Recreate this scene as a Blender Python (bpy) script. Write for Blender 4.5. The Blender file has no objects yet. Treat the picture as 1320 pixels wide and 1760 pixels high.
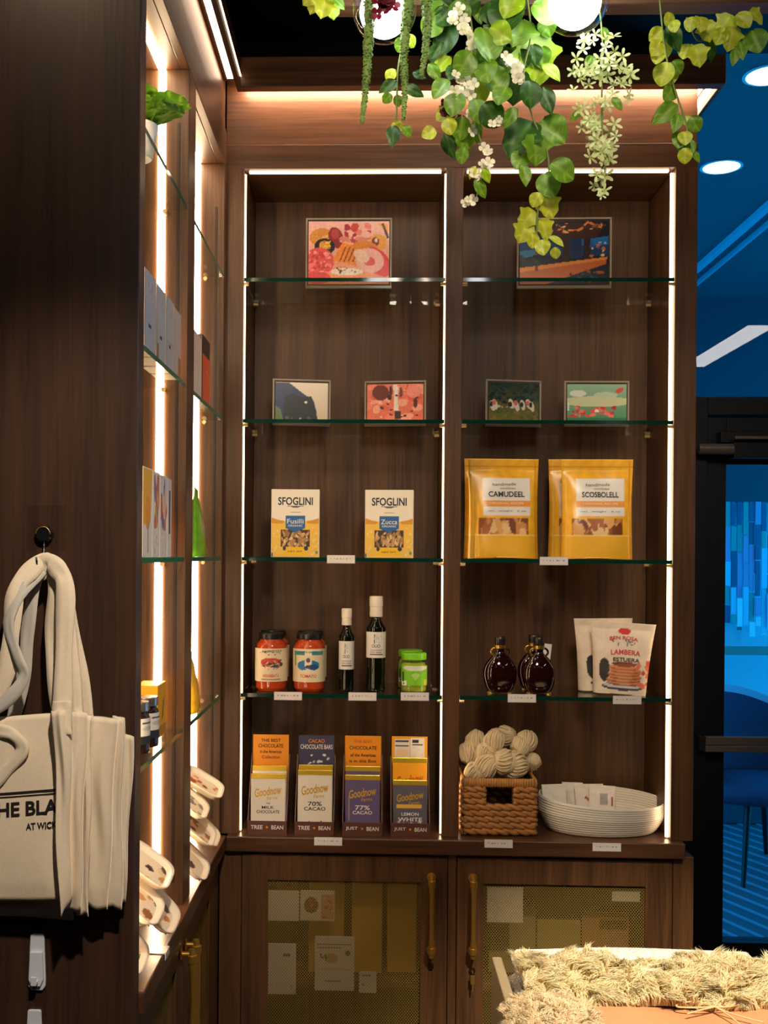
import bpy, bmesh, math, random
import numpy as np
from mathutils import Vector, Matrix, Euler
S = bpy.context.scene
COL = S.collection
PI = math.pi
def lin(v): return v/12.92 if v <= 0.04045 else ((v+0.055)/1.055)**2.4
def C(r, g, b): return (lin(r/255), lin(g/255), lin(b/255))

# ------------------------------------------------------------------ camera
F = 1850.0; YAW = math.radians(1.85); ROLL = math.radians(0.46)
EYE = Vector((0, 0, 1.60))
fwd = Vector((-math.sin(YAW), math.cos(YAW), 0))
R0 = Vector((math.cos(YAW), math.sin(YAW), 0)); U0 = Vector((0, 0, 1))
cr = R0*math.cos(ROLL) + U0*math.sin(ROLL)
cu = -R0*math.sin(ROLL) + U0*math.cos(ROLL)
CX, CY = 580.0, 954.5
cam_d = bpy.data.cameras.new('camera'); cam = bpy.data.objects.new('camera', cam_d); COL.objects.link(cam)
m = Matrix((cr, cu, -fwd)).transposed().to_4x4(); m.translation = EYE
cam.matrix_world = m
cam_d.sensor_fit = 'VERTICAL'; cam_d.sensor_height = 36; cam_d.lens = F*36/1760
cam_d.shift_x = (660-CX)/1760; cam_d.shift_y = (CY-880)/1760
cam_d.clip_start = 0.02
S.camera = cam
def ray(px, py): return cr*((px-CX)/F) - cu*((py-CY)/F) + fwd
def P(px, py, Y):
    d = ray(px, py); return EYE + d*(Y/d.y)
def PXp(px, py, X):
    d = ray(px, py); return EYE + d*(X/d.x)
def PZ(px, py, Z):
    d = ray(px, py); return EYE + d*((Z-1.6)/d.z)

# ------------------------------------------------------------------ world (dusk sky seen by the lobby), view
W = bpy.data.worlds.new('dusk'); S.world = W; W.use_nodes = True
bg = W.node_tree.nodes['Background']; bg.inputs[0].default_value = (0.0, 0.25, 0.60, 1); bg.inputs[1].default_value = 2.7
S.view_settings.view_transform = 'Standard'; S.view_settings.look = 'None'
S.view_settings.exposure = 1.0; S.view_settings.gamma = 1.0; S.view_settings.use_curve_mapping = False
LED_STR = 9.0

# ------------------------------------------------------------------ materials
MATS = {}
def newmat(name):
    mt = bpy.data.materials.new(name); mt.use_nodes = True; MATS[name] = mt
    return mt, mt.node_tree.nodes, mt.node_tree.links, mt.node_tree.nodes['Principled BSDF']
def mat(name, col, rough=.5, metal=0, bump=0, bscale=200, var=0, spec=.5, sheen=0, transl=0):
    mt, n, l, b = newmat(name)
    b.inputs['Base Color'].default_value = (*col, 1); b.inputs['Roughness'].default_value = rough
    b.inputs['Metallic'].default_value = metal; b.inputs['Specular IOR Level'].default_value = spec
    if bump or var:
        tc = n.new('ShaderNodeTexCoord'); nz = n.new('ShaderNodeTexNoise'); nz.inputs['Scale'].default_value = bscale
        nz.inputs['Detail'].default_value = 3
        l.new(tc.outputs['Object'], nz.inputs['Vector'])
        if bump:
            bp = n.new('ShaderNodeBump'); bp.inputs['Strength'].default_value = bump; bp.inputs['Distance'].default_value = .004
            l.new(nz.outputs['Fac'], bp.inputs['Height']); l.new(bp.outputs['Normal'], b.inputs['Normal'])
        if var:
            nz2 = n.new('ShaderNodeTexNoise'); nz2.inputs['Scale'].default_value = bscale*.15; l.new(tc.outputs['Object'], nz2.inputs['Vector'])
            mx = n.new('ShaderNodeMix'); mx.data_type = 'RGBA'
            mx.inputs['A'].default_value = (*[c*(1-var) for c in col], 1); mx.inputs['B'].default_value = (*[min(1, c*(1+var)) for c in col], 1)
            l.new(nz2.outputs['Fac'], mx.inputs['Factor']); l.new(mx.outputs['Result'], b.inputs['Base Color'])
    if transl:
        out = n['Material Output']; tr = n.new('ShaderNodeBsdfTranslucent'); tr.inputs[0].default_value = (*[min(1, c*1.3) for c in col], 1)
        ms = n.new('ShaderNodeMixShader'); ms.inputs[0].default_value = transl
        l.new(b.outputs[0], ms.inputs[1]); l.new(tr.outputs[0], ms.inputs[2]); l.new(ms.outputs[0], out.inputs[0])
    return mt
def wood(name, axis, c1, c2, rough=.42):
    mt, n, l, b = newmat(name)
    tc = n.new('ShaderNodeTexCoord'); mp = n.new('ShaderNodeMapping'); l.new(tc.outputs['Object'], mp.inputs[0])
    sc = [26, 26, 26]; sc[axis] = 1.3; mp.inputs['Scale'].default_value = sc
    nz = n.new('ShaderNodeTexNoise'); nz.inputs['Scale'].default_value = 1; nz.inputs['Detail'].default_value = 6; nz.inputs['Roughness'].default_value = .62; nz.inputs['Distortion'].default_value = .6
    l.new(mp.outputs[0], nz.inputs['Vector'])
    mp2 = n.new('ShaderNodeMapping'); l.new(tc.outputs['Object'], mp2.inputs[0])
    sc = [150, 150, 150]; sc[axis] = 6; mp2.inputs['Scale'].default_value = sc
    n2 = n.new('ShaderNodeTexNoise'); n2.inputs['Scale'].default_value = 1; n2.inputs['Detail'].default_value = 3; l.new(mp2.outputs[0], n2.inputs['Vector'])
    ad = n.new('ShaderNodeMath'); ad.operation = 'MULTIPLY_ADD'; l.new(n2.outputs['Fac'], ad.inputs[0]); ad.inputs[1].default_value = .45; l.new(nz.outputs['Fac'], ad.inputs[2])
    rp = n.new('ShaderNodeValToRGB'); l.new(ad.outputs[0], rp.inputs[0])
    rp.color_ramp.elements[0].position = .45; rp.color_ramp.elements[0].color = (*c1, 1)
    rp.color_ramp.elements[1].position = .98; rp.color_ramp.elements[1].color = (*c2, 1)
    l.new(rp.outputs[0], b.inputs['Base Color']); b.inputs['Roughness'].default_value = rough; b.inputs['Specular IOR Level'].default_value = .35
    bp = n.new('ShaderNodeBump'); bp.inputs['Strength'].default_value = .12; bp.inputs['Distance'].default_value = .002
    l.new(n2.outputs['Fac'], bp.inputs['Height']); l.new(bp.outputs[0], b.inputs['Normal'])
    return mt
def emis(name, col, s):
    mt = bpy.data.materials.new(name); mt.use_nodes = True; n = mt.node_tree.nodes; n.remove(n['Principled BSDF'])
    e = n.new('ShaderNodeEmission'); e.inputs[0].default_value = (*col, 1); e.inputs[1].default_value = s
    mt.node_tree.links.new(e.outputs[0], n['Material Output'].inputs[0]); MATS[name] = mt; return mt
def clear(name, tint, ior=1.5, rough=.0, minr=0.0):
    mt = bpy.data.materials.new(name); mt.use_nodes = True; n = mt.node_tree.nodes; l = mt.node_tree.links; n.remove(n['Principled BSDF'])
    t = n.new('ShaderNodeBsdfTransparent'); t.inputs[0].default_value = (*tint, 1)
    g = n.new('ShaderNodeBsdfGlossy'); g.inputs['Roughness'].default_value = rough
    lw = n.new('ShaderNodeLayerWeight'); lw.inputs['Blend'].default_value = .5
    pw = n.new('ShaderNodeMath'); pw.operation = 'POWER'; pw.inputs[1].default_value = 5; l.new(lw.outputs['Facing'], pw.inputs[0])
    fr = n.new('ShaderNodeMath'); fr.operation = 'MULTIPLY_ADD'; fr.inputs[1].default_value = .9; fr.inputs[2].default_value = .035; l.new(pw.outputs[0], fr.inputs[0])
    ms = n.new('ShaderNodeMixShader'); l.new(fr.outputs[0], ms.inputs[0]); l.new(t.outputs[0], ms.inputs[1]); l.new(g.outputs[0], ms.inputs[2])
    l.new(ms.outputs[0], n['Material Output'].inputs[0]); MATS[name] = mt; return mt
def printmat(name, rough, transl=0, bump=0):
    mt, n, l, b = newmat(name)
    a = n.new('ShaderNodeAttribute'); a.attribute_name = 'Col'; l.new(a.outputs['Color'], b.inputs['Base Color'])
    b.inputs['Roughness'].default_value = rough
    if transl:
        tr = n.new('ShaderNodeBsdfTranslucent'); l.new(a.outputs['Color'], tr.inputs[0])
        ms = n.new('ShaderNodeMixShader'); ms.inputs[0].default_value = transl
        l.new(b.outputs[0], ms.inputs[1]); l.new(tr.outputs[0], ms.inputs[2]); l.new(ms.outputs[0], n['Material Output'].inputs[0])
    return mt
WD, WL = C(50, 32, 19), C(106, 72, 45)
wv = wood('walnut_vertical', 2, WD, WL); wx = wood('walnut_across', 0, WD, WL); wy = wood('walnut_depth', 1, WD, WL)
wcx = wood('counter_walnut_across', 0, C(54, 33, 21), C(102, 67, 45), .3); wcy = wood('counter_walnut_depth', 1, C(54, 33, 21), C(102, 67, 45), .3)
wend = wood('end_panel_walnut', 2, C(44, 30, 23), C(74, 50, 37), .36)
led = emis('led_warm', (1, .70, .42), LED_STR*2.5)
led1 = emis('led_warm_thin', (1, .70, .42), LED_STR*.55)
ledc = emis('led_cove', (1, .68, .46), LED_STR*.9)
M_glass = clear('shelf_glass', (.93, .965, .945), 1.5)
M_gedge = mat('glass_edge_green', C(8, 52, 42), .08)
M_gedge_l = mat('glass_edge_pale', C(40, 130, 100), .1)
M_pane = clear('door_glass', (.94, .96, .97), 1.5)
M_acry = clear('acrylic', (.97, .97, .97), 1.45)
M_acre = mat('acrylic_edge', C(205, 200, 195), .12)
M_brass = mat('brass', C(222, 170, 80), .36, .85)
M_pin = mat('pin_brass', C(225, 195, 140), .3, .7)
M_chrome = mat('chrome', C(190, 195, 200), .12, 1)
M_black = mat('matt_black', (.004, .004, .004), .8)
M_alu = mat('dark_aluminium', C(24, 24, 26), .4, .3)
M_bar = mat('bronze_bar', C(120, 108, 100), .45, .5)
M_white = mat('white_plastic', C(205, 210, 218), .35)
M_card = mat('white_card', C(235, 232, 230), .6)
M_ink = mat('dark_ink', C(35, 32, 34), .6)
M_print = printmat('print_matt', .55); M_gloss = printmat('print_gloss', .28); M_leaf = printmat('leaf_tissue', .45, .35)
M_canvas = mat('canvas_cotton', C(222, 203, 178), .9, bump=.25, bscale=900, var=.06)
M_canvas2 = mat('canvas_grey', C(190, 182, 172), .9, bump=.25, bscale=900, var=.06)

# ------------------------------------------------------------------ mesh building
class MB:
    def __init__(s): s.v = []; s.f = []; s.m = []; s.c = None
    def add(s, vs, fs, mi=0):
        o = len(s.v); s.v += [tuple(p) for p in vs]; s.f += [tuple(i+o for i in f) for f in fs]; s.m += [mi]*len(fs); return s
    def box(s, x0, x1, y0, y1, z0, z1, mi=0, mis=None):
        if x0 > x1: x0, x1 = x1, x0
        if y0 > y1: y0, y1 = y1, y0
        if z0 > z1: z0, z1 = z1, z0
        vs = [(x0,y0,z0),(x1,y0,z0),(x1,y1,z0),(x0,y1,z0),(x0,y0,z1),(x1,y0,z1),(x1,y1,z1),(x0,y1,z1)]
        fs = [(0,3,2,1),(4,5,6,7),(0,1,5,4),(1,2,6,5),(2,3,7,6),(3,0,4,7)]   # bottom top front(-y) +x back -x
        s.add(vs, fs, mi)
        if mis: s.m[-6:] = mis
        return s
    def prism(s, pts, y0, y1, mi=0):      # outline in xz, extruded in y
        n = len(pts)
        vs = [(x, y0, z) for x, z in pts] + [(x, y1, z) for x, z in pts]
        fs = [tuple(range(n)), tuple(range(2*n-1, n-1, -1))] + [(i, i+n, (i+1) % n+n, (i+1) % n) for i in range(n)]
        return s.add(vs, fs, mi)
    def lathe(s, prof, seg=24, sx=1, sy=1, mi=0, cx=0, cy=0, cap=True):
        vs = []; fs = []; n = len(prof)
        for r, z in prof:
            for k in range(seg):
                a = 2*PI*k/seg; vs.append((cx+r*sx*math.cos(a), cy+r*sy*math.sin(a), z))
        for i in range(n-1):
            for k in range(seg):
                a = i*seg+k; b = i*seg+(k+1) % seg; fs.append((a, b, b+seg, a+seg))
        if cap:
            fs.append(tuple(range(seg-1, -1, -1))); fs.append(tuple(range((n-1)*seg, n*seg)))
        return s.add(vs, fs, mi)
    def tube(s, pts, r, seg=8, mi=0, cap=True):
        pts = [Vector(p) for p in pts]; n = len(pts); vs = []; fs = []
        rs = r if isinstance(r, (list, tuple)) else [r]*n
        t = (pts[1]-pts[0]).normalized(); nrm = t.orthogonal().normalized()
        for i in range(n):
            tt = (pts[min(i+1, n-1)]-pts[max(i-1, 0)])
            if tt.length > 1e-9: t = tt.normalized()
            nrm = nrm - t*nrm.dot(t)
            nrm = nrm.normalized() if nrm.length > 1e-6 else t.orthogonal().normalized()
            b = t.cross(nrm)
            for k in range(seg):
                a = 2*PI*k/seg; vs.append(tuple(pts[i]+(nrm*math.cos(a)+b*math.sin(a))*rs[i]))
        for i in range(n-1):
            for k in range(seg):
                a = i*seg+k; c = i*seg+(k+1) % seg; fs.append((a, c, c+seg, a+seg))
        if cap: fs.append(tuple(range(seg-1, -1, -1))); fs.append(tuple(range((n-1)*seg, n*seg)))
        return s.add(vs, fs, mi)
    def grid(s, fn, nu, nv, mi=0, flip=False):
        vs = [fn(i/nu, j/nv) for j in range(nv+1) for i in range(nu+1)]
        fs = []
        for j in range(nv):
            for i in range(nu):
                a = j*(nu+1)+i; q = (a, a+1, a+nu+2, a+nu+1); fs.append(q[::-1] if flip else q)
        return s.add(vs, fs, mi)
    def mesh(s, name, mats, smooth=False, colors=None):
        me = bpy.data.meshes.new(name); me.from_pydata(s.v, [], s.f)
        for k in (mats if isinstance(mats, (list, tuple)) else [mats]): me.materials.append(k)
        if any(s.m): me.polygons.foreach_set('material_index', s.m)
        if smooth: me.polygons.foreach_set('use_smooth', [True]*len(s.f))
        if colors is not None: setcol(me, colors)
        me.update(); return me
def setcol(me, cols):
    at = me.color_attributes.new('Col', 'FLOAT_COLOR', 'POINT')
    a = np.ones((len(me.vertices), 4), np.float32); a[:, :3] = np.asarray(cols, np.float32)[:len(me.vertices)]
    at.data.foreach_set('color', a.ravel())
def link(name, me, parent=None):
    o = bpy.data.objects.new(name, me); COL.objects.link(o)
    if parent is not None: o.parent = parent
    return o
def wloc(o):
    v = Vector((0, 0, 0))
    while o: v += o.location; o = o.parent
    return v
def part(name, mb, mats, parent=None, smooth=False, world=False, bevel=0, colors=None, auto=None):
    me = mb if isinstance(mb, bpy.types.Mesh) else mb.mesh(name, mats, smooth, colors)
    o = link(name, me, parent)
    if world and parent is not None: o.location = -wloc(parent)
    if bevel:
        b = o.modifiers.new('bevel', 'BEVEL'); b.width = bevel; b.segments = 2; b.limit_method = 'ANGLE'
    if auto is not None:
        me.polygons.foreach_set('use_smooth', [True]*len(me.polygons)); me.set_sharp_from_angle(angle=math.radians(auto))
    return o
def tag(o, label, cat=None, group=None):
    o['label'] = label
    if cat: o['category'] = cat
    if group: o['group'] = group
    return o
def thing(name, label, cat, loc=(0, 0, 0), rz=0, group=None, rx=0, ry=0):
    o = link(name, None); o.location = loc; o.rotation_euler = (rx, ry, rz); o.empty_display_size = .05
    return tag(o, label, cat, group)
def struct(name, mb, mats, parent=None, label=None, bevel=0, **k):
    o = part(name, mb, mats, parent, world=True, bevel=bevel, **k)
    if parent is None: o['kind'] = 'structure'
    if label: o['label'] = label
    return o

# ------------------------------------------------------------------ printing: colours laid on a fine grid
def paint(U, V, shapes):
    A = np.zeros(U.shape+(3,), np.float32)
    for s in shapes:
        k = s[0]
        if k == 'f': A[...] = C(*s[1])
        elif k == 'g':
            t = V[..., None]; A[...] = np.array(C(*s[1]))*(1-t)+np.array(C(*s[2]))*t
        elif k == 'e':
            _, cx, cy, rx, ry, c = s[:6]; a = s[6] if len(s) > 6 else 0
            x = U-cx; y = V-cy; xr = x*math.cos(a)+y*math.sin(a); yr = -x*math.sin(a)+y*math.cos(a)
            A[(xr/rx)**2+(yr/ry)**2 < 1] = C(*c)
        elif k == 'r':
            A[(U >= s[1]) & (V >= s[2]) & (U <= s[3]) & (V <= s[4])] = C(*s[5])
        elif k == 'p':
            ins = np.zeros(U.shape, bool); q = s[1]
            for i in range(len(q)):
                x1, y1 = q[i]; x2, y2 = q[i-1]
                if y1 == y2: continue
                ins ^= ((y1 > V) != (y2 > V)) & (U < (x2-x1)*(V-y1)/(y2-y1)+x1)
            A[ins] = C(*s[2])
        elif k == 's':   # scatter of ellipses: n, box, colours, rmin, rmax, seed, aspect
            _, n, (x0, y0, x1, y1), cols, r0, r1, seed = s[:7]; rr = random.Random(seed); asp = s[7] if len(s) > 7 else 1
            for _ in range(n):
                cx = rr.uniform(x0, x1); cy = rr.uniform(y0, y1); r = rr.uniform(r0, r1); c = rr.choice(cols); a = rr.uniform(0, PI)
                x = U-cx; y = (V-cy); xr = x*math.cos(a)+y*math.sin(a); yr = -x*math.sin(a)+y*math.cos(a)
                A[((xr/r)**2+(yr/(r*rr.uniform(.5, 1)*asp))**2 < 1) & (U > x0-.02) & (U < x1+.02) & (V > y0-.02) & (V < y1+.02)] = C(*c)
        elif k == 'n':
            nn = np.sin(U*s[1]*7.1+np.sin(V*s[1]*5.3)*2)*np.sin(V*s[1]*6.3+np.sin(U*s[1]*4.1)*2)
            A *= (1+s[2]*nn)[..., None]
    return A.clip(0, 1)
def uvgrid(nu, nv):
    u, v = np.meshgrid(np.linspace(0, 1, nu+1), np.linspace(0, 1, nv+1)); return u, v
def flatprint(name, w, h, shapes, parent, loc=(0, 0, 0), nu=60, nv=60, matl=None, rot=(0, 0, 0)):
    mb = MB(); mb.grid(lambda u, v: ((u-.5)*w, 0, v*h), nu, nv)
    U, V = uvgrid(nu, nv); o = part(name, mb, matl or M_print, parent, colors=paint(U, V, shapes).reshape(-1, 3))
    o.location = loc; o.rotation_euler = rot; return o
TXT = {}
def textmesh(s, bold=.0):
    if (s, bold) in TXT: return TXT[(s, bold)]
    cu_ = bpy.data.curves.new('t', 'FONT'); cu_.body = s; cu_.size = 1; cu_.align_x = 'CENTER'; cu_.offset = bold; cu_.resolution_u = 3; cu_.space_line = .9
    o = bpy.data.objects.new('t', cu_); COL.objects.link(o)
    me = bpy.data.meshes.new_from_object(o); bpy.data.objects.remove(o)
    vs = [v.co.copy() for v in me.vertices]; fs = [tuple(p.vertices) for p in me.polygons]
    bpy.data.meshes.remove(me)
    xs = [v.x for v in vs]; ys = [v.y for v in vs]; x0, x1, y0, y1 = min(xs), max(xs), min(ys), max(ys)
    vs = [((v.x-x0)/(x1-x0)-.5, (v.y-y0)/(y1-y0)-.5) for v in vs]
    TXT[(s, bold)] = (vs, fs); return vs, fs
def lettering(s, w, h, matl, parent, loc, bold=.012, fn=None, rot=(0, 0, 0), slant=0, arch=0, name='lettering'):
    vs, fs = textmesh(s, bold); mb = MB(); pv = []
    for x, y in vs:
        X = x*w; Z = y*h + slant*x*w + arch*(.25-x*x)*w
        pv.append(fn(X, Z) if fn else (X, 0, Z))
    mb.add(pv, fs); o = part(name, mb, matl, parent); o.location = loc; o.rotation_euler = rot; return o
def ink(col, nm, rough=.5):
    return MATS.get(nm) or mat(nm, C(*col), rough)
# ------------------------------------------------------------------ key dimensions
YF = 3.0; YB = 3.29
def X3(px): return P(px, 900, YF).x
xL0, xL1, xM0, xM1, xR0, xR1 = X3(383), X3(415), X3(763), X3(792), X3(1157), X3(1195)
ZC = P(590, 1441, 2.97).z                      # counter top
xC = P(388, 1441, 2.97).x                      # front edge of the left counter
xF = xC-.016                                   # face of the left unit
ZT = P(590, 289, YF).z                         # top of the shelf bays
ZR = P(590, 248, YF).z                         # top of the frieze rail
ZS = P(800, 156, 2.965).z                      # underside of the light canopy
ZS2 = P(800, 95, 2.93).z
YP0, YP1 = 1.86, 1.905                         # end panel
YD0, YD1 = 2.385, 2.475                        # divider of the left unit
YE = 2.962
ZCEIL = 3.20
YW = 3.45                                      # door wall

# ------------------------------------------------------------------ room shell
struct('floor', MB().box(-2.6, 3.4, -2.5, YW, -.06, 0), wood('oak_floor', 1, C(52, 38, 28), C(92, 70, 52), .45), label='dark wooden shop floor')
struct('ceiling', MB().box(-2.6, 3.4, -2.5, YW, ZCEIL, ZCEIL+.06), M_black, label='black painted ceiling above the shelves')
struct('wall_back', MB().box(-2.6, xR1+.01, YW-.1, YW, 0, ZCEIL), M_black, label='black wall behind the shelving')
struct('wall_rear', MB().box(-2.6, 3.4, -2.56, -2.5, 0, ZCEIL), mat('plaster_dark', C(60, 52, 46), .8), label='dark plaster wall behind the camera')
struct('wall_right', MB().box(3.4, 3.46, -2.5, YW, 0, ZCEIL), MATS['plaster_dark'], label='dark plaster wall right of the glass door')
struct('wall_side', MB().box(-2.66, -2.6, -2.5, YW, 0, ZCEIL), MATS['plaster_dark'], label='dark plaster wall left of the shelving')
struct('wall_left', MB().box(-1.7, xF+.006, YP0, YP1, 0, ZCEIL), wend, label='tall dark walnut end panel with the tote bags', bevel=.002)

# ------------------------------------------------------------------ shelving unit facing the camera
def ledbar(name, x0, x1, y0, y1, z0, z1, parent, matl=None):
    o = part(name, MB().box(x0, x1, y0, y1, z0, z1), matl or led, parent, world=True, bevel=0); o['label'] = 'warm glowing light strip'; return o
U1 = thing('shelving_unit', 'dark walnut shelving unit with two lit bays facing the camera', 'shelving unit', ((xL0+xR1)/2, 3.1, ZC))
def up(name, mb, mt, bev=.0015): return part(name, mb, mt, U1, world=True, bevel=bev)
for a, b in ((xL0, xL1), (xM0, xM1), (xR0, xR1)): up('stile', MB().box(a, b, YF, YF+.022, ZC, ZT), wv)
up('top_rail', MB().box(xL0, xR1, YF, YF+.022, ZT, ZR), wx)
up('frieze_panel', MB().box(xL0, xR1, YF+.008, YF+.03, ZR, ZS+.08), wx)
for a, b in ((xL0, xL1), (xM0, xM1), (xR0, xR1-.001)): up('side_panel', MB().box(a, b, YF+.022, YB, ZC, ZT), wv)
up('end_panel', MB().box(xR1-.02, xR1, YF+.03, YW-.12, ZT, ZS+.08), wv)
for a, b in ((xL1, xM0), (xM1, xR0)):
    up('back_panel', MB().box(a, b, YB, YB+.012, ZC, ZT+.02), wv)
    up('bay_ceiling', MB().box(a, b, YF+.022, YB, ZT, ZT+.02), wx)
SH_PY = [478, 721, 958.5, 1193]
ZSH = [P(590, py, YF+.006).z for py in SH_PY]    # top faces of the glass shelves
LY0, LY1 = YF+.024, YF+.031
for bay, (a, b) in enumerate(((xL1, xM0), (xM1, xR0))):
    oy = .036 if bay else 0
    ledbar('led_strip', a, a+.0032, LY0+oy, LY1+oy, ZC+.004, ZT-.008, U1, led1)
    wr = .0036 if bay == 0 else .0075
    ledbar('led_strip', b-wr, b, LY0, LY1, ZC+.004, ZT-.008, U1, led1)
    ledbar('led_strip', a+.012, b-.014, LY0-.004, LY1, ZT-.005, ZT, U1, led1)
    for zs in ZSH:
        for xx, sg in ((a, 1), (b, -1)):
            for yy in (YF+.012, YB-.03):
                up('shelf_pin', MB().tube([(xx, yy, zs-.0155), (xx+sg*.014, yy, zs-.0155)], .005, 8), M_pin, 0)
def glass_shelf(label, x0, x1, y0, y1, zt, edge=M_gedge, grp='glass shelves'):
    t = .0105
    o = part('glass_shelf', MB().box(x0, x1, y0, y1, zt-t, zt, mis=[0, 0, 1, 0, 0, 0]), [M_glass, edge], None)
    return tag(o, label, 'glass shelf', grp)
ordn = ['topmost', 'second', 'third', 'lowest']
for i, zs in enumerate(ZSH):
    for (a, b), bn in (((xL1, xM0), 'left'), ((xM1, xR0), 'right')):
        glass_shelf(f'{ordn[i]} glass shelf in the {bn} bay of the unit facing the camera', a+.0015, b-.0015, YF+.002, YB-.01, zs)

# ------------------------------------------------------------------ left shelving unit (faces right)
xB = xF-.32
U2 = thing('shelving_unit', 'brightly lit walnut shelving unit along the left side, seen edge on', 'shelving unit', (xF-.1, 2.4, ZC))
def up2(name, mb, mt, bev=.0015): return part(name, mb, mt, U2, world=True, bevel=bev)
up2('divider', MB().box(xB, xF, YD0, YD1, ZC, ZT), wv)
up2('side_panel', MB().box(xB, xF, YE, YF-.002, ZC, ZT), wv)
up2('side_panel', MB().box(xB, xF, YP1, YP1+.01, ZC, ZT), wv)
up2('back_panel', MB().box(xB-.012, xB, YP1, YE, ZC, ZT), wv)
up2('top_rail', MB().box(xF-.02, xF, YP1, YF-.002, ZT, ZT+.10), wy)
up2('frieze_panel', MB().box(xF-.03, xF-.006, YP1, YF+.004, ZT+.10, ZS+.08), wy)
up2('bay_ceiling', MB().box(xB, xF-.02, YP1, YE, ZT, ZT+.02), wy)
# strips: on the divider and on the far side panel (facing the camera), on the hidden opposite faces, and along each bay ceiling
def vstrip(pxc, yface, sg, wpx=13):
    xc = P(pxc, 700, yface).x; w = wpx*yface/F/2
    y0, y1 = (yface-.004, yface) if sg < 0 else (yface, yface+.004)
    ledbar('led_strip', xc-w, xc+w, y0, y1, ZC+.002, ZT-.004, U2); return xc
xs1 = vstrip(275, YD0, -1, 13); xs2 = vstrip(337, YE, -1, 11)
ledbar('led_strip', xs1-.008, xs1+.008, YP1+.01, YP1+.014, ZC+.002, ZT-.004, U2)
ledbar('led_strip', xs2-.008, xs2+.008, YD1, YD1+.004, ZC+.002, ZT-.004, U2)
ledbar('led_strip', xs1-.008, xs1+.008, YP1+.02, YD0-.006, ZT-.004, ZT, U2)
ledbar('led_strip', xs2-.008, xs2+.008, YD1+.006, YE-.006, ZT-.004, ZT, U2)
for i, zs in enumerate(ZSH):
    for a, b, bn in ((YP1+.012, YD0-.006, 'near'), (YD1+.006, YE-.006, 'far')):
        t = .0105
        o = part('glass_shelf', MB().box(xB+.01, xF-.002, a, b, zs-t, zs, mis=[0, 0, 0, 1, 0, 0]), [M_glass, M_gedge_l], None)
        tag(o, f'{ordn[i]} glass shelf in the {bn} bay of the left unit', 'glass shelf', 'glass shelves')
        for yy, sg in ((b+.006, -1),):
            up2('shelf_pin', MB().tube([(xF-.05, yy, zs-.016), (xF-.05, yy-.016, zs-.016)], .0055, 8), M_pin, 0)
# dark slotted standards on the side faces
up2('shelf_standard', MB().box(xF-.026, xF-.020, YE-.0035, YE, ZC+.05, ZT-.12), mat('standard_dark', C(40, 26, 18), .5), 0)
up2('shelf_standard', MB().box(xF-.026, xF-.020, YD0-.0035, YD0, ZC+.05, ZT-.12), MATS['standard_dark'], 0)

# ------------------------------------------------------------------ counters
tag(part('counter_top', MB().box(xC, P(1178, 1450, 2.97).x, 2.97, YB+.02, ZC-.042, ZC), wcx, None, bevel=.003), 'walnut counter slab under the unit facing the camera', 'counter')
tag(part('counter_top', MB().box(xB, xC-.0005, YP1+.001, 2.985, ZC-.042, ZC), wcy, None, bevel=.003), 'walnut counter slab running along the left unit', 'counter')
bpy.data.objects['counter_top.001'].location.z = .0002

# ------------------------------------------------------------------ base cabinets with wire mesh doors
M_wire = mat('brass_wire', C(176, 146, 76), .5, .5)
def hexmesh(w, h, cell=.0075, r=.0011):
    """expanded-metal lattice: zigzag ribbons in the xz plane, 0..w, 0..h"""
    mb = MB(); nx = int(w/cell); nz = int(h/(cell*.62)); dx = w/nx; dz = h/nz
    for j in range(nz+1):
        pts = []
        for i in range(nx*2+1):
            x = i*dx/2; q = ((i+j) % 2)
            pts.append((x, min(h, max(0, j*dz+(dz*.5 if q else -dz*.5)*.8))))
        n = len(pts); vs = []
        for x, z in pts: vs += [(x, 0, z-r), (x, 0, z+r)]
        mb.add(vs, [(2*i, 2*i+2, 2*i+3, 2*i+1) for i in range(n-1)])
    return mb
def handle(parent, h, nm='handle'):
    """bow handle in local xz plane, standing out to -y, base at z=0"""
    mb = MB()
    mb.tube([(0, 0, .012), (0, -.026, .012)], .006, 10); mb.tube([(0, 0, h-.012), (0, -.026, h-.012)], .006, 10)
    mb.lathe([(.010, -.001), (.011, .0)], 4)
    pts = [(0, -.026, 0), (0, -.028, .02), (0, -.030, h*.25), (0, -.031, h*.5), (0, -.030, h*.75), (0, -.028, h-.03), (0, -.026, h)]
    mb.tube(pts, [.0075, .0095, .0068, .0062, .0068, .009, .007], 12)
    for zz in (.012, h-.03): mb.tube([(0, -.028, zz), (0, -.028, zz+.016)], .0108, 12)
    for zz in (.012, h-.012): mb.tube([(0, -.001, zz), (0, -.004, zz)], .013, 12)
    return part(nm, mb, M_brass, parent, auto=40)
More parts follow.
